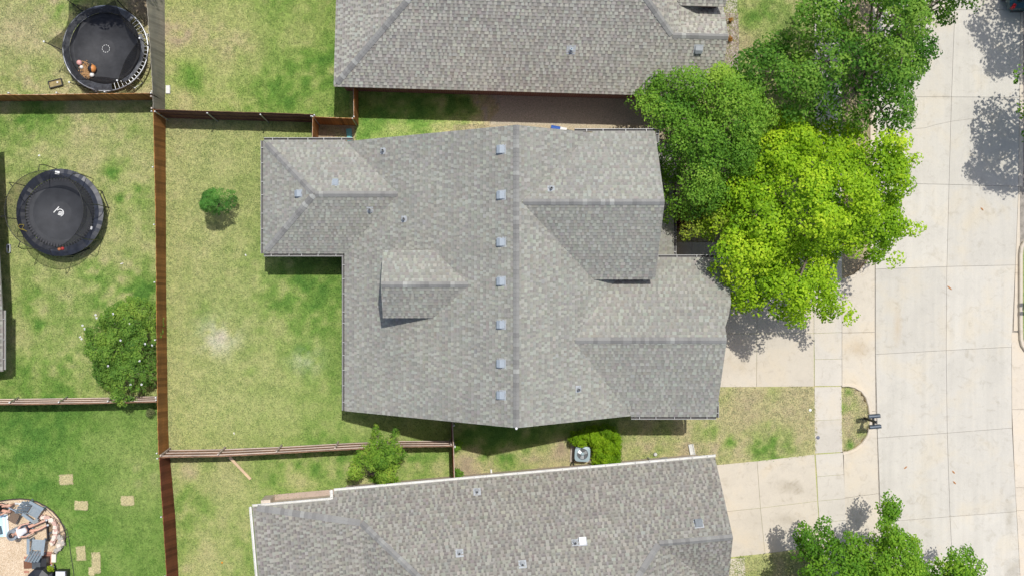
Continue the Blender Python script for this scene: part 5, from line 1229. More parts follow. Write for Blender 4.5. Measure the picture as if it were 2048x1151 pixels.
# sprinkler boxes, covers and litter at the front
solo('valve_cover', MB().lathe(P(1636, 874, 0.016), [(0.001, .03), (.05, .028), (.08, .02), (.085, 0)], 16), simple('iron_cover', (0.12, 0.13, 0.17), 0.5), P(1636, 874, 0.016), 'small dark round cover on the sidewalk slab', 'cover')
solo('valve_cover', MB().lathe(P(1620, 819, 0), [(0.001, .05), (.045, .048), (.065, .035), (.07, 0)], 16), M_WHITE, P(1620, 819, 0), 'small white round cap in the grass beside the sidewalk', 'cover')
solo('stone_cap', MB().lathe(P(1310, 907, 0), [(0.001, .16), (.05, .155), (.085, .12), (.085, 0)], 10), simple('grey_stone', (0.55, 0.55, 0.52), 0.8), P(1310, 907, 0), 'small grey cap standing beside the lower house', 'cap')
sb = MB(); o0 = P(1383, 898, 0); q = rotz(0.2)
for dx, dy, sx, sy, h in ((-.1, 0, .03, .5, .09), (.1, 0, .03, .5, .09), (0, 0, .2, .5, .03), (0, -.24, .2, .03, .1)): sb.box(o0 + q @ Vector((dx, dy, h / 2)), (sx, sy, h), q)
solo('splash_block', sb, MATS['grey_stone'], o0, 'concrete splash block at the downspout of the lower house', 'splash block')
for i, (a, b, an, lab) in enumerate(((1899, 575, .7, 'orange-brown leaf on the street below the yellow-green tree'), (1964, 418, .8, 'pale brown leaf on the street near the tree shadow'), (1811, 934, -.7, 'brown leaf on the left lane near the mailboxes'), (1907, 943, .8, 'brown leaf in the right lane, upper of two'), (1909, 964, .8, 'brown leaf in the right lane, lower of two'))):
    c = P(a, b, RZ + .01); q = rotz(-an); m = MB(); l = .10 if i else .15
    pts = [c + q @ Vector(v) for v in ((-l, 0, 0), (-.3 * l, -.03, .012), (.5 * l, -.025, .015), (l, 0, .004), (.5 * l, .025, .012), (-.3 * l, .03, .015))]
    m.quad(pts); solo('fallen_leaf', m, simple('rust_leaf', (0.42, 0.19, 0.07), 0.9, 0.3), c, lab, 'leaf', 'leaves on the street')
# mailboxes on one post
mb = thing('mailbox', P(1729, 835, 0), 'pair of dark grey mailboxes on one black post at the kerb', 'mailbox')
b0 = P(1729, 835, 0); tp = P(1752, 842, 1.45); M_MAILB = simple('dark_grey_steel', (0.075, 0.095, 0.12), 0.4, 0.12, 9, 0.2)
part('post', MB().box((b0.x, b0.y, 0.70), (0.095, 0.095, 1.40)).box((b0.x, b0.y, 1.42), (0.12, 0.12, 0.05), taper=0.4), M_BLACK, mb)
part('arm', MB().box((b0.x + .02, b0.y, 1.02), (0.09, 0.62, 0.07), rotz(0.08)), M_BLACK, mb)
for sgn in (1, -1):
    q = rotz(0.09); o0 = Vector((b0.x + 0.02, b0.y, 1.06)) + q @ Vector((0.0, sgn * 0.235, 0)); m = MB(); pr = []
    for j in range(9): a = PI * j / 8; pr.append((0.088 * math.cos(a), 0.12 + 0.085 * math.sin(a)))
    pr = [(0.088, 0.0)] + pr + [(-0.088, 0.0)]
    r0 = [o0 + q @ Vector((-0.25, y, z)) for y, z in pr]; r1 = [o0 + q @ Vector((0.24, y, z)) for y, z in pr]
    for j in range(len(pr)): k = (j + 1) % len(pr); m.quad([r0[j], r0[k], r1[k], r1[j]])
    m.quad(r0[::-1]); m.quad(r1); bx_ = part('box', m, M_MAILB, mb)
    part('door', MB().box(o0 + q @ Vector((0.247, 0, .1)), (0.012, 0.165, 0.19), q), M_BLACK, bx_)
    part('flag', MB().box(o0 + q @ Vector((0.08, sgn * 0.097, .15)), (0.14, 0.008, 0.03), q), M_BLACK, bx_)
# opposite kerb mailbox just in view
m2 = thing('mailbox', P(2052, 608, 0), 'grey mailbox pair cut off at the right border', 'mailbox'); b0 = P(2052, 602, 0)
part('post', MB().box((b0.x, b0.y, 0.6), (0.09, 0.09, 1.2)), M_BLACK, m2)
for dy in (0.19, -0.19): part('box', MB().lathe(Vector((b0.x - .16, b0.y + dy, 1.2)), [(0.085, 0), (0.085, 0.42)], 12, axis=(1, 0, 0)), M_MAILB, m2, True)
# air conditioner
ac = thing('air_conditioner', P(1166, 908, 0), 'pale blue-grey air conditioner with round fan half hidden by the shrub', 'air conditioner')
c = P(1165, 907, 0.72); c.z = 0; q = rotz(-0.06); M_AC = simple('ac_paint', (0.31, 0.40, 0.44), 0.45, 0.06); M_ACD = simple('ac_coil', (0.10, 0.11, 0.12), 0.6, 0.2, 40)
part('pad', MB().box(c + Vector((0, 0, .03)), (0.95, 0.95, 0.06), q), simple('pad_concrete', (0.42, 0.36, 0.30), 0.9), ac)
part('cabinet', MB().box(c + Vector((0, 0, .37)), (0.62, 0.62, 0.62), q), M_ACD, ac)
m = MB(); k = 32; out_ = []; rin = []
for i in range(k):
    a = 2 * PI * i / k; ca_, sa_ = math.cos(a), math.sin(a); n_ = 5.0; rr_ = 1 / ((abs(ca_) ** n_ + abs(sa_) ** n_) ** (1 / n_))
    out_.append(c + q @ Vector((0.345 * rr_ * ca_, 0.345 * rr_ * sa_, .70))); rin.append(c + q @ Vector((0.25 * ca_, 0.25 * sa_, .73)))
for i in range(k):
    j = (i + 1) % k; m.quad([out_[i], out_[j], rin[j], rin[i]]); dn = Vector((0, 0, -.08)); m.quad([out_[i] + dn, out_[j] + dn, out_[j], out_[i]]); dn2 = Vector((0, 0, -.16)); m.quad([rin[j], rin[j] + dn2, rin[i] + dn2, rin[i]])
part('top_panel', m, M_AC, ac)
for i in range(3):
    a = i * 2.094 + 0.5; d = Vector((math.cos(a), math.sin(a), 0)); s_ = Vector((-d.y, d.x, 0)); o0 = c + Vector((0, 0, .695)); m = MB()
    m.quad([o0 + d * .05 - s_ * .05, o0 + d * .22 - s_ * .10 + Vector((0, 0, -.02)), o0 + d * .23 + s_ * .06 + Vector((0, 0, .03)), o0 + d * .05 + s_ * .05 + Vector((0, 0, .02))]); part('fan_blade', m, simple('fan_metal', (0.55, 0.58, 0.60), 0.35, 0.1, 9, 0.4), ac)
part('hub', MB().lathe(c + Vector((0, 0, .68)), [(0.08, 0), (0.08, .05), (0.001, .06)], 16), M_AC, ac, True)
for r_ in (0.12, 0.17, 0.22): part('grille_ring', MB().tube(ring_pts(c, r_, .745, 32), 0.004, 4, closed=True), M_PIPE, ac)
part('hose', MB().tube([P(1150, 918, .35), P(1143, 924, .12), P(1141, 931, .05), P(1146, 938, .04), P(1149, 932, .05), P(1146, 924, .2), P(1149, 914, .3)], 0.022, 6), M_BLACK, ac)
# parked car at the top right corner
def car():
    c = thing('parked_car', P(2032, -80, RZ), 'dark teal car parked under the tree at the top right corner', 'car')
    pm = simple('teal_car_paint', (0.012, 0.055, 0.075), 0.22, 0.08, 2, 0.3, 0.6); gl = simple('car_glass', (0.01, 0.012, 0.015), 0.08, 0.05, 2, 0, 0.8)
    x0 = P(2044, 22, 0).x; yr = P(2044, 21, 0.5).y                 # rear bumper line, car points up the photo
    def sec(y, w, zb, zt, k=14, e=4.0):
        r = []
        for i in range(k):
            a = 2 * PI * i / k; ca, sa = math.cos(a), math.sin(a); s = 1 / ((abs(ca) ** e + abs(sa) ** e) ** (1 / e))
            r.append(Vector((x0 + w * s * ca, yr + y, (zb + zt) / 2 + (zt - zb) / 2 * s * sa + RZ)))
        return r
    def loft(secs):
        m = MB()
        for A, B in zip(secs[:-1], secs[1:]):
            for i in range(len(A)): j = (i + 1) % len(A); m.quad([A[i], A[j], B[j], B[i]])
        m.quad(secs[0][::-1]); m.quad(secs[-1]); return m
    part('body', loft([sec(0, .66, .38, .62), sec(.05, .80, .30, .82), sec(.25, .90, .25, .98), sec(.9, .93, .22, 1.0), sec(2.2, .94, .22, .98), sec(3.4, .92, .24, .92), sec(4.3, .84, .28, .80), sec(4.6, .66, .36, .62)]), pm, c, True)
    part('cabin', loft([sec(.30, .60, .92, .98), sec(.75, .72, .92, 1.32), sec(1.3, .70, .92, 1.47), sec(2.2, .69, .92, 1.46), sec(2.75, .70, .92, 1.2), sec(3.2, .72, .9, .96)]), gl, c, True)
    part('roof_panel', loft([sec(.95, .60, 1.36, 1.42), sec(1.3, .62, 1.40, 1.50), sec(2.2, .62, 1.40, 1.49), sec(2.45, .58, 1.32, 1.38)]), pm, c, True)
    for s in (-1, 1):
        part('taillight', MB().box((x0 + s * .74, yr + .13, .80 + RZ), (.12, .22, .22), Matrix.Rotation(s * .5, 3, 'Z')), simple('red_lens', (0.30, 0.01, 0.015), 0.15), c)
        for yy in (.85, 3.7):
            w = part('wheel', MB().lathe(Vector((x0 + s * .86, yr + yy, .33 + RZ)), [(.2, -.1), (.33, -.1), (.34, 0), (.33, .1), (.2, .1)], 20, axis=(1, 0, 0)), M_BLACK, c, True)
            part('rim', MB().lathe(Vector((x0 + s * .86, yr + yy, .33 + RZ)), [(.001, -.06), (.2, -.09), (.2, .09), (.001, .06)], 14, axis=(1, 0, 0)), M_STEEL, w, True)
    part('bumper', MB().box((x0, yr + .02, .45 + RZ), (1.35, .10, .16)), M_BLACK, c); part('plate', MB().box((x0 + .1, yr - .035, .62 + RZ), (.5, .02, .12)), M_WHITE, c)
car()

# ------------------------------------------------------------------ gravel patio with its furniture and people
pat_m, nt_, b_, o_ = node_mat('tan_gravel')
v_ = nt_.nodes.new('ShaderNodeTexVoronoi'); v_.inputs['Scale'].default_value = 42; g_ = nt_.nodes.new('ShaderNodeNewGeometry'); nt_.links.new(g_.outputs['Position'], v_.inputs['Vector'])
cg = ramp(nt_, v_.outputs['Color'], [(0.1, (0.42, 0.31, 0.20)), (0.5, (0.62, 0.49, 0.34)), (0.9, (0.78, 0.67, 0.52))]); cg = mixc(nt_, 1.0, cg, ramp(nt_, noise(nt_, 1.2, 4, .6), [(.3, (.9, .86, .8)), (.7, (1.08, 1.06, 1.05))]), 'MULTIPLY')
nt_.links.new(cg, b_.inputs['Base Color']); b_.inputs['Roughness'].default_value = 0.95; bump(nt_, b_, v_.outputs['Distance'], 0.6, 0.02)
solo('gravel_patio', MB().prism(pxpoly(PATIO_E), -0.06, 0.02), pat_m, P(40, 1080, -0.06), 'tan gravel patio with a rounded corner at the bottom left', kind='structure')
solo('patio_edging', MB().tube([P(a, b, 0.03) for a, b in PATIO_E[1:15]], 0.03, 6), simple('dark_edging', (0.06, 0.045, 0.04), 0.7), P(60, 998, 0), 'dark metal edging round the gravel patio', 'edging')
solo('cable', MB().tube([P(a, b, 0.03) for a, b in ((80, 1006), (96, 1020), (112, 1037), (128, 1050), (134, 1062), (138, 1078), (141, 1105), (146, 1135), (150, 1165))], 0.014, 5), M_BLACK, P(134, 1062, 0), 'thin dark cable running from the patio across the lawn', 'cable')
bk = simple('red_paver', (0.42, 0.20, 0.14), 0.9, 0.2, 12, objrand=0.2)
pv = sheet('paved_square', [(50, 1103), (104, 1103), (104, 1170), (50, 1170)], 0.012, pat_m, 'small brick paved square at the bottom of the patio', 0.05)
bm_ = MB().box((0, 0, 0), (0.205, 0.10, 0.05)).mesh('brick', bk)
for i in range(14):
    for j in range(6):
        if R.random() < 0.45 and j < 3: continue
        inst('brick', bm_, pv, Matrix.Translation(P(53 + j * 9.3 + (i % 2) * 4.6, 1104.5 + i * 4.75, 0.03)))
M_RESIN = simple('grey_resin', (0.245, 0.295, 0.33), 0.5, 0.08); 
def adirondack(px, py, ang, label):
    b = P(px, py, 0.3); b.z = 0.02; c = thing('adirondack_chair', b, label, 'chair', 'grey patio chairs'); q = rotz(ang)
    def bx(n, ctr, size, tilt=0.0, yaw=0.0, m_=None):
        part(n, MB().box(b + q @ Vector(ctr), size, q @ rotz(yaw) @ Matrix.Rotation(tilt, 3, 'Y')), m_ or M_RESIN, c)
    for i in range(6): bx('seat_slat', (0.30 - i * 0.085, 0, 0.36 - i * 0.018), (0.075, 0.50, 0.02), 0.2)
    for i in range(5):
        y = (i - 2) * 0.115; bx('back_slat', (-0.36, y * 1.12, 0.62), (0.022, 0.10, 0.80 - abs(i - 2) * 0.05), -0.42, 0.0)
    for s in (-1, 1):
        bx('armrest', (0.05, s * 0.335, 0.56), (0.70, 0.13, 0.025), 0.0, s * 0.06)
        bx('leg', (0.32, s * 0.31, 0.28), (0.09, 0.03, 0.56)); bx('leg', (-0.30, s * 0.27, 0.22), (0.09, 0.03, 0.50), 0.35); bx('side_rail', (0.0, s * 0.26, 0.27), (0.78, 0.03, 0.10), 0.2)
    bx('back_brace', (-0.40, 0, 0.55), (0.03, 0.62, 0.06), -0.4)
    return c
adirondack(68, 1019, math.radians(-32), 'grey slatted patio chair near the rounded patio edge')
adirondack(76, 1092, math.radians(86), 'grey slatted patio chair in front of the black storage box')
# papers lying on the first chair
solo_box('paper_sheet', 45, 1008, 0.62, (0.30, 0.24, 0.012), 0.5, M_WHITE, 'white paper lying by the upper patio chair', 'paper')
# mesh folding chair
fc = thing('folding_chair', P(36, 1026, 0.02), 'brown mesh folding chair between the upper patio chair and the seated person', 'chair'); o0 = P(36, 1026, 0.02); q = rotz(math.radians(62))
mm = simple('brown_mesh', (0.17, 0.12, 0.085), 0.8, 0.3, 30); mg = simple('grey_canvas', (0.22, 0.27, 0.33), 0.8, 0.1)
part('seat', MB().box(o0 + q @ Vector((-.12, 0, .32)), (.46, .40, .02), q), mm, fc); part('backrest', MB().box(o0 + q @ Vector((.24, .10, .50)), (.05, .44, .42), q @ Matrix.Rotation(.35, 3, 'Y')), mg, fc)
for s in (-1, 1):
    part('leg', MB().tube([o0 + q @ Vector((-.36, s * .22, .0)), o0 + q @ Vector((.26, s * .22, .62))], .012, 6), M_PIPE, fc); part('leg', MB().tube([o0 + q @ Vector((.24, s * .22, .0)), o0 + q @ Vector((-.34, s * .22, .34))], .012, 6), M_PIPE, fc)
# fire pit
fp = thing('fire_pit', P(100, 1062, 0.02), 'horseshoe stone fire pit with pale and pink stones at the patio edge', 'fire pit'); rr = random.Random(12)
stn = [simple('stone_cream', (0.72, 0.60, 0.50), 0.9, 0.12, 14), simple('stone_pink', (0.52, 0.34, 0.28), 0.9, 0.15, 14), simple('stone_grey', (0.40, 0.37, 0.32), 0.9, 0.2, 14)]
arc = [(82, 1033), (90, 1033.5), (98, 1036), (105, 1041), (110, 1049), (112, 1058), (111, 1068), (107, 1077), (102, 1085)]
def stone(px, py, z, s, mat, par):
    m = MB().box((0, 0, 0), (s[0], s[1], s[2])); q = rotz(rr.uniform(0, 6.28)); c = P(px, py, z + s[2] / 2)
    m.v = [tuple(c + q @ (Vector(v) * rr.uniform(.82, 1.12))) for v in m.v]; part('stone', m, mat, par)
for lay in range(3):
    for i in range(len(arc) - 1):
        for t in (0.0, 0.5):
            a, b = arc[i], arc[i+1]; x = a[0] + (b[0] - a[0]) * (t + lay * .25); y = a[1] + (b[1] - a[1]) * (t + lay * .25)
            stone(x + rr.uniform(-1, 1) + (3.2 if lay < 2 and i > 1 else 0), y + rr.uniform(-1, 1), 0.02 + lay * 0.10, (rr.uniform(.14, .22), rr.uniform(.11, .17), .10), stn[0] if lay == 2 and rr.random() < .7 else stn[1], fp)
part('ash_bed', MB().prism(pxpoly([(92, 1042), (102, 1044), (107, 1055), (106, 1068), (99, 1082), (94, 1080)], 0.03), 0.02, 0.06), simple('ash', (0.22, 0.16, 0.10), 1.0, 0.5, 10), fp)
part('iron_plate', MB().prism(pxpoly([(91.5, 1040), (93.5, 1040), (97, 1080), (95, 1081)], 0.25), 0.02, 0.25), M_BLKMET, fp)
for i in range(8): stone(rr.uniform(97, 103), rr.uniform(1062, 1076), 0.06, (.09, .07, .06), M_PIPE, fp)
rk = thing('rock_pile', P(121, 1085, 0.02), 'pile of grey rocks and sticks at the rounded patio corner', 'rocks')
for i in range(30):
    t = rr.uniform(-.2, 1); stone(118 + 9 * math.sin(t * 2.2) - 12 * t * t + rr.uniform(-5, 5) , 1072 + t * 26 + rr.uniform(-4, 4), rr.uniform(0.02, .16), (rr.uniform(.12, .25), rr.uniform(.1, .2), rr.uniform(.08, .15)), stn[2] if rr.random() < .65 else stn[0], rk)
for a, b in (((112, 1070), (133, 1055)), ((118, 1078), (136, 1071)), ((104, 1106), (120, 1090)), ((126, 1066), (131, 1092))): part('stick', MB().tube([P(*a, .25), P(*b, .22)], [.02, .012], 6), M_BARK, rk)
# boxes, grill cover and planters at the bottom edge
sbx = thing('storage_box', P(73, 1129, 0.03), 'black lidded storage box behind the lower patio chair', 'box'); o0 = P(73, 1127, 0.6); o0.z = 0
part('body', MB().box(o0 + Vector((0.14, 0, .28)), (.52, .44, .50), taper=1.05), M_BLACK, sbx); part('lid', MB().box(o0 + Vector((-.02, 0, .57)), (.40, .47, .06), taper=.94), simple('charcoal_lid', (0.075, 0.085, 0.095), 0.45, 0.1), sbx)
gc_ = thing('covered_grill', P(78, 1158, 0.03), 'black covered grill cut off by the bottom border', 'grill'); o0 = P(77, 1156, 0.9); o0.z = 0.03; m = MB(); k = 8; lv = []
for r_, z in ((.46, 0), (.47, .6), (.43, .92), (.20, 1.04)): lv.append([o0 + Vector((r_ * 1.15 * math.cos(2*PI*(i+.5)/k), r_ * math.sin(2*PI*(i+.5)/k), z)) for i in range(k)])
for A, B in zip(lv[:-1], lv[1:]):
    for i in range(k): j = (i + 1) % k; m.quad([A[i], A[j], B[j], B[i]])
m.quad(lv[-1]); part('cover', m, simple('black_vinyl_cover', (0.02, 0.022, 0.028), 0.4, 0.2, 6), gc_); part('handle', MB().tube([o0 + Vector((-.12, 0, 1.05)), o0 + Vector((0, 0, 1.10)), o0 + Vector((.12, 0, 1.05))], .015, 6), M_BLKMET, gc_)
solo_box('wooden_board', 55.5, 1128, 0.02, (0.37, 0.36, 0.04), 0.05, wood('walnut_board', (0.16, 0.07, 0.04), (0.30, 0.15, 0.09)), 'square dark wooden board left of the black storage box', 'board')
solo_box('white_panel', 107, 1115.5, 0.02, (0.21, 0.38, 0.08), -0.03, simple('cream_plastic', (0.80, 0.74, 0.62), 0.5, 0.04), 'cream rectangular slab at the right edge of the patio', 'slab', taper=.95)
tree('potted_plant', 'yellow-green potted plant at the bottom of the patio', 'plant', disc(98, 1140, 9, 71, 14, 0.2), 0.55, 0.35, 0.8, (98.5, 1139), [(0.20, 0.30, 0.02), (0.34, 0.44, 0.03), (0.48, 0.52, 0.06)], 72, spacing=0.09, blob=(.07, .12), per=40, L=.09, W=.04, dome=.3, depth=.2, trunk_r=.01, limbs=5)
o_pot = solo('plant_pot', MB().lathe(P(98.5, 1139, .02), [(.11, 0), (.15, .3), (.16, .3), (.16, .33), (.13, .33), (.12, .28)], 18), M_BLACK, P(98.5, 1139, .02), 'black pot under the yellow-green plant', 'pot', smooth=True)
wf = thing('flower_pot', P(108.5, 1130, .02), 'small pot of white flowers below the cream slab', 'pot'); o0 = P(108.5, 1130, .02)
part('pot', MB().lathe(o0, [(.08, 0), (.11, .2), (.09, .2), (.08, .17)], 14), M_BLACK, wf, True); m = MB(); rr = random.Random(4)
for i in range(26): m.ball(o0 + Vector((rr.gauss(0, .06), rr.gauss(0, .05), .24 + rr.uniform(-.02, .05))), .024, 6, 4)
part('blossom', m, MATS['white_petal'], wf, kind='stuff')
wt = thing('tub', P(122, 1150, .02), 'white tub with a black rim cut off by the bottom border', 'tub'); o0 = P(122, 1152, .45); o0.z = .02
part('tub', MB().box(o0 + Vector((0, 0, .2)), (.50, .48, .4), taper=1.05), M_BLACK, wt); part('lid', MB().box(o0 + Vector((-.03, 0, .425)), (.44, .46, .05), taper=.93), simple('white_lid', (0.72, 0.74, 0.78), 0.4, 0.04), wt); part('rim', MB().tube([o0 + Vector((.2, -.2, .43)), o0 + Vector((.25, 0, .45)), o0 + Vector((.2, .22, .43))], .03, 6), M_BLACK, wt)
tb = thing('towel', P(5, 1052, .02), 'pale blue striped towel spread at the left border', 'towel'); m = MB(); o0 = P(3, 1050, .04); q = rotz(.06)
g2 = [[o0 + q @ Vector(((u / 8 - .5) * .66, (v / 12 - .5) * 1.0, .03 + .014 * math.sin(u * 1.9) * math.cos(v * 1.3))) for u in range(9)] for v in range(13)]
for v in range(12):
    for u in range(8): m.quad([g2[v][u], g2[v][u+1], g2[v+1][u+1], g2[v+1][u]], 1 if u in (5, 7) else 0)
part('cloth', m, [simple('pale_blue_cloth', (0.52, 0.74, 0.82), 0.9, 0.06), simple('white_cloth', (0.80, 0.86, 0.88), 0.9, 0.04)], tb, True)
solo('bag', MB().box(P(-3, 1060, .12), (.32, .40, .2), rotz(.2), taper=.8), simple('slate_bag', (0.10, 0.16, 0.20), 0.7, .2), P(-3, 1060, .03), 'dark slate bag on the pale blue towel', 'bag')
# people
M_SKIN = simple('skin', (0.62, 0.36, 0.26), 0.55, 0.07, 12)
def skin_mesh(name, verts, edges, radii, mat, parent, root=0, sub=2):
    me = bpy.data.meshes.new(name); off = WO[parent.name]
    me.from_pydata([tuple(Vector(v) - off) for v in verts], edges, []); me.materials.append(mat)
    o = link(name, me, parent); md = o.modifiers.new('skin', 'SKIN'); md.use_smooth_shade = True
    if not me.skin_vertices:
        bpy.context.view_layer.objects.active = o; bpy.ops.mesh.customdata_skin_add()
    for i, r in enumerate(radii):
        sv = me.skin_vertices[0].data[i]; sv.radius = (r, r) if not isinstance(r, tuple) else r; sv.use_root = (i == root)
    s = o.modifiers.new('sub', 'SUBSURF'); s.levels = sub; s.render_levels = sub
    return o
def person(name_label, J, cloth, cat='person'):
    """J: joints in world space; one continuous body with fingers, clothing as separate shells"""
    pr = thing('person', J['base'], name_label, 'person')
    V_, E_, R_ = [], [], []
    def add(p_, r, frm=None):
        V_.append(Vector(p_)); R_.append(r)
        if frm is not None: E_.append((frm, len(V_) - 1))
        return len(V_) - 1
    pel = add(J['pelvis'], (.15, .11)); wa = add(J['pelvis'].lerp(J['chest'], .5), (.125, .095), pel); ch = add(J['chest'], (.15, .10), wa); nk = add(J['neck'], .055, ch)
    hd = add(J['neck'].lerp(J['head'], .55), .07, nk); h1 = add(J['head'], .098, hd); h2 = add(J['head'] + (J['head'] - J['neck']).normalized() * .09, .075, h1)
    for s in ('l', 'r'):
        hp = add(J['hip' + s], .085, pel); th = add(J['hip' + s].lerp(J['knee' + s], .5), .078, hp); kn = add(J['knee' + s], .056, th); cf = add(J['knee' + s].lerp(J['ankle' + s], .35), .056, kn); an = add(J['ankle' + s], .036, cf)
        ft = add(J['ankle' + s] + J['foot'] * .10 + Vector((0, 0, -.03)), .04, an); add(J['ankle' + s] + J['foot'] * .19 + Vector((0, 0, -.04)), .028, ft)
        sh = add(J['sh' + s], .062, ch); el = add(J['el' + s], .042, sh); wr = add(J['wr' + s], .028, el)
        d = (J['wr' + s] - J['el' + s]).normalized(); sd = d.cross(Vector((0, 0, 1))).normalized(); pm_ = add(J['wr' + s] + d * .06, (.036, .018), wr)
        for i in range(4):
            f0 = J['wr' + s] + d * .10 + sd * (i - 1.5) * .021; a_ = add(f0, .010, pm_); b_ = add(f0 + d * (.032 - abs(i - 1.2) * .004) + Vector((0, 0, -.006)), .009, a_); add(f0 + d * (.058 - abs(i - 1.2) * .008) + Vector((0, 0, -.022)), .008, b_)
        a_ = add(J['wr' + s] + d * .04 + sd * .045, .011, pm_); add(J['wr' + s] + d * .075 + sd * .062, .009, a_)
    skin_mesh('body', V_, E_, R_, M_SKIN, pr)
    ax = (J['head'] - J['neck']).normalized(); fw = J['face'].normalized(); c = J['head'] + ax * .03
    hm = MB(); 
    for i in range(60):
        pass
    m = MB().ball(c - fw * .02 + ax * .02, .112, 14, 8, (1, 1, 1)); 
    keepf = [f for f in m.f if (sum((Vector(m.v[i]) for i in f), Vector()) / len(f) - c).dot(fw) < .035 or (sum((Vector(m.v[i]) for i in f), Vector()) / len(f) - c).dot(ax) > .07]
    m.f = keepf; m.m = [0] * len(keepf); part('hair', m, cloth['hair'], pr, True)
    fm = MB(); sd = ax.cross(fw).normalized()
    fm.ball(c + fw * .098 - ax * .015, .016, 8, 6); part('nose', fm, M_SKIN, pr, True)
    for s in (-1, 1):
        part('eye', MB().ball(c + fw * .086 + sd * .033 * s + ax * .012, .012, 8, 6), M_BLACK, pr, True); part('ear', MB().ball(c + sd * .098 * s, .022, 8, 6, (.6, .6, 1)), M_SKIN, pr, True)
    part('mouth', MB().box(c + fw * .092 - ax * .052, (.03, .02, .008)), simple('lips', (0.5, 0.2, 0.17), 0.5), pr)
    e0 = J['pelvis'].lerp(J['chest'], .18)
    skin_mesh('top', [e0, J['pelvis'].lerp(J['chest'], .55), J['chest'], J['chest'].lerp(J['neck'], .45), J['shl'], J['shr'], J['shl'].lerp(J['ell'], .25), J['shr'].lerp(J['elr'], .25)], [(0, 1), (1, 2), (2, 3), (2, 4), (2, 5), (4, 6), (5, 7)], [(.165, .125), (.15, .115), (.17, .12), (.085, .075), .08, .08, .07, .07], cloth['top'], pr)
    skin_mesh('shorts', [J['pelvis'].lerp(J['chest'], .22), J['pelvis'], J['hipl'], J['hipr'], J['hipl'].lerp(J['kneel'], cloth['leg']), J['hipr'].lerp(J['kneer'], cloth['leg'])], [(0, 1), (1, 2), (1, 3), (2, 4), (3, 5)], [(.155, .12), (.17, .13), .105, .105, .10, .10], cloth['bottom'], pr, 1)
    for s in ('l', 'r'):
        a = J['ankle' + s]; m = MB().tube([a + Vector((0, 0, -.02)), a + J['foot'] * .08 + Vector((0, 0, -.04)), a + J['foot'] * .21 + Vector((0, 0, -.05))], [.05, .055, .035], 10); part('shoe', m, cloth['shoe'], pr, True)
    return pr
A = P(46, 1057, .50); fwd = (P(90, 1045, .5) - A); fwd.z = 0; fwd.normalize(); sd = Vector((-fwd.y, fwd.x, 0)); up = Vector((0, 0, 1))
pel = P(57, 1057, .40); ch = pel - fwd * .30 + up * .34; nk = ch - fwd * .13 + up * .14
J = dict(base=Vector((pel.x, pel.y, .02)), pelvis=pel, chest=ch, neck=nk, head=nk - fwd * .06 + up * .12, face=fwd + up * .5, foot=(fwd * .5 + up * .85).normalized(),
    hipl=pel + sd * .10, hipr=pel - sd * .10, kneel=pel + fwd * .44 + sd * .14 + up * .06, kneer=pel + fwd * .44 - sd * .13 + up * .06, anklel=pel + fwd * .82 + sd * .17 - up * .08, ankler=pel + fwd * .82 - sd * .06 - up * .08,
    shl=ch + sd * .17 + up * .08, shr=ch - sd * .17 + up * .08, ell=ch + sd * .30 + fwd * .18 - up * .02, elr=ch - sd * .27 + fwd * .20 - up * .12, wrl=ch + sd * .30 + fwd * .42 + up * .02, wrr=ch - sd * .20 + fwd * .44 - up * .16)
person('person in white top and dark shorts reclining with legs towards the fire pit', J, dict(hair=simple('dark_hair', (0.03, 0.02, 0.018), 0.6), top=simple('white_shirt', (0.80, 0.80, 0.82), 0.85, .04), bottom=simple('dark_shorts', (0.035, 0.03, 0.05), 0.85), shoe=simple('grey_shoe', (0.55, 0.56, 0.56), 0.7), leg=.22))
solo_box('tablet', 70.5, 1041.5, .62, (.26, .17, .012), math.radians(24), simple('slate_cover', (0.26, 0.28, 0.27), .5), 'grey tablet held by the reclining person', 'tablet')
lc = thing('round_chair', Vector((pel.x, pel.y, .02)) - fwd * .25, 'grey round-backed low chair under the reclining person', 'chair'); M_RC = simple('grey_fabric', (0.27, 0.30, 0.33), .85, .1)
m = MB(); rows = []
for i in range(7):
    t = i / 6; a = pel + fwd * (.14 - .80 * t) + up * (-.20 + .62 * t * t)
    w = .27 * (1 - .25 * abs(t - .55)) if t < .9 else .19
    rows.append([a + sd * w * s + up * .05 * s * s for s in (-1, -.5, 0, .5, 1)])
for A_, B_ in zip(rows[:-1], rows[1:]):
    for j in range(4): m.quad([A_[j], A_[j+1], B_[j+1], B_[j]])
part('seat_shell', m, M_RC, lc, True)
hd_ = nk - fwd * .13 + up * .06
part('headrest', MB().lathe(hd_, [(.001, -.02), (.20, 0), (.25, .05), (.235, .06), (.19, .02), (.001, .0)], 24, axis=(fwd * .75 + up * .65)), M_RC, lc, True)
for s in (-1, 1):
    part('leg', MB().tube([pel + sd * .24 * s + fwd * .12 + up * -.20, pel + sd * .26 * s - fwd * .45 + up * -.38], .015, 6), M_BLKMET, lc); part('leg', MB().tube([pel + sd * .24 * s - fwd * .4 + up * .12, pel + sd * .26 * s + fwd * .1 + up * -.38], .015, 6), M_BLKMET, lc)
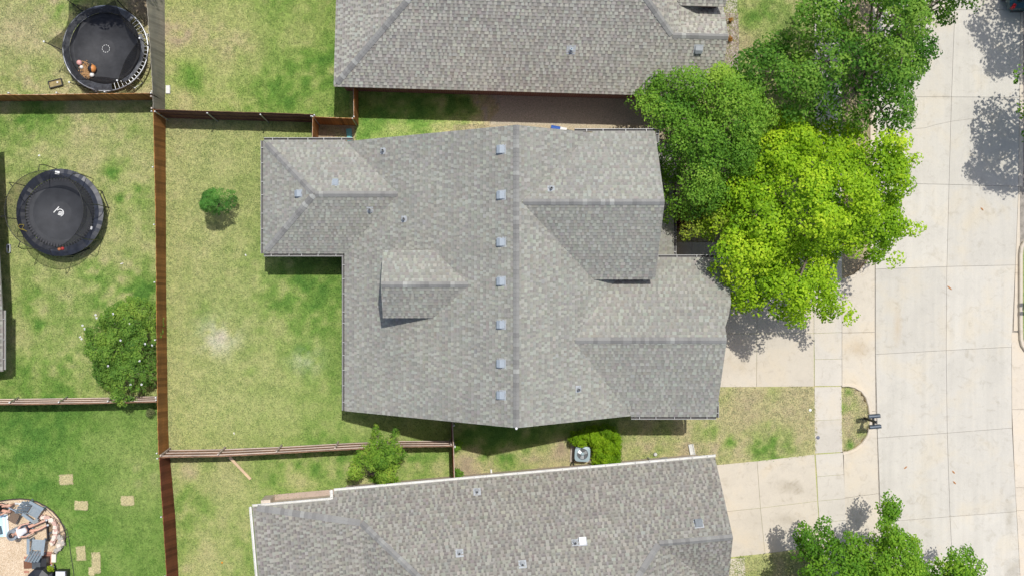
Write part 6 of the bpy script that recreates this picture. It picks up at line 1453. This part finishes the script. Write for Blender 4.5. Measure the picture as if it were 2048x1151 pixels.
pel = P(1, 1015, .48); fwd = Vector((.96, -.05, 0)).normalized(); sd = Vector((-fwd.y, fwd.x, 0)); ch = pel - fwd * .02 + up * .36; nk = ch - fwd * .02 + up * .20
J = dict(base=Vector((pel.x, pel.y, .02)), pelvis=pel, chest=ch, neck=nk, head=nk + fwd * .02 + up * .13, face=fwd, foot=fwd.copy(), hipl=pel + sd * .10, hipr=pel - sd * .10, kneel=pel + fwd * .44 + sd * .15 + up * .04, kneer=pel + fwd * .44 - sd * .14 + up * .04,
    anklel=pel + fwd * .46 + sd * .15 - up * .36, ankler=pel + fwd * .44 - sd * .14 - up * .36, shl=ch + sd * .18 + up * .1, shr=ch - sd * .18 + up * .1, ell=ch + sd * .24 + fwd * .16 - up * .12, elr=ch - sd * .25 + fwd * .14 - up * .12, wrl=ch + sd * .14 + fwd * .34 - up * .22, wrr=ch - sd * .12 + fwd * .36 - up * .22)
person('person in black clothes with bare legs seated at the left border', J, dict(hair=MATS['dark_hair'], top=simple('black_shirt', (0.015, 0.016, 0.02), 0.8), bottom=simple('black_shorts', (0.018, 0.018, 0.02), 0.8), shoe=MATS['grey_shoe'], leg=.25))
st = thing('stool', Vector((pel.x, pel.y, .02)), 'low dark stool under the person in black', 'stool'); part('seat', MB().lathe(Vector((pel.x, pel.y, .32)), [(.001, .04), (.2, .04), (.22, .02), (.2, 0)], 20), M_BLACK, st, True)
for i in range(4): a = i * PI / 2 + .7; part('leg', MB().tube([Vector((pel.x + .15 * math.cos(a), pel.y + .15 * math.sin(a), .33)), Vector((pel.x + .2 * math.cos(a), pel.y + .2 * math.sin(a), .02))], .015, 6), M_BLKMET, st)
# brick porch column and patio slab under the notch of the lower house
cs_ = sheet('patio_slab', [(548, 988), (672, 977), (674, 1030), (550, 1040)], 0.03, simple('brown_concrete', (0.42, 0.33, 0.27), .9, .1, 3), 'brown concrete slab under the eave of the lower house', 0.06)
col_ = MB(); o0 = P(541, 998, 0); col_.box(o0 + Vector((0, 0, .55)), (.42, .42, 1.1), rotz(.089)); part('porch_column', col_, MATS['tan_brick'], hl)
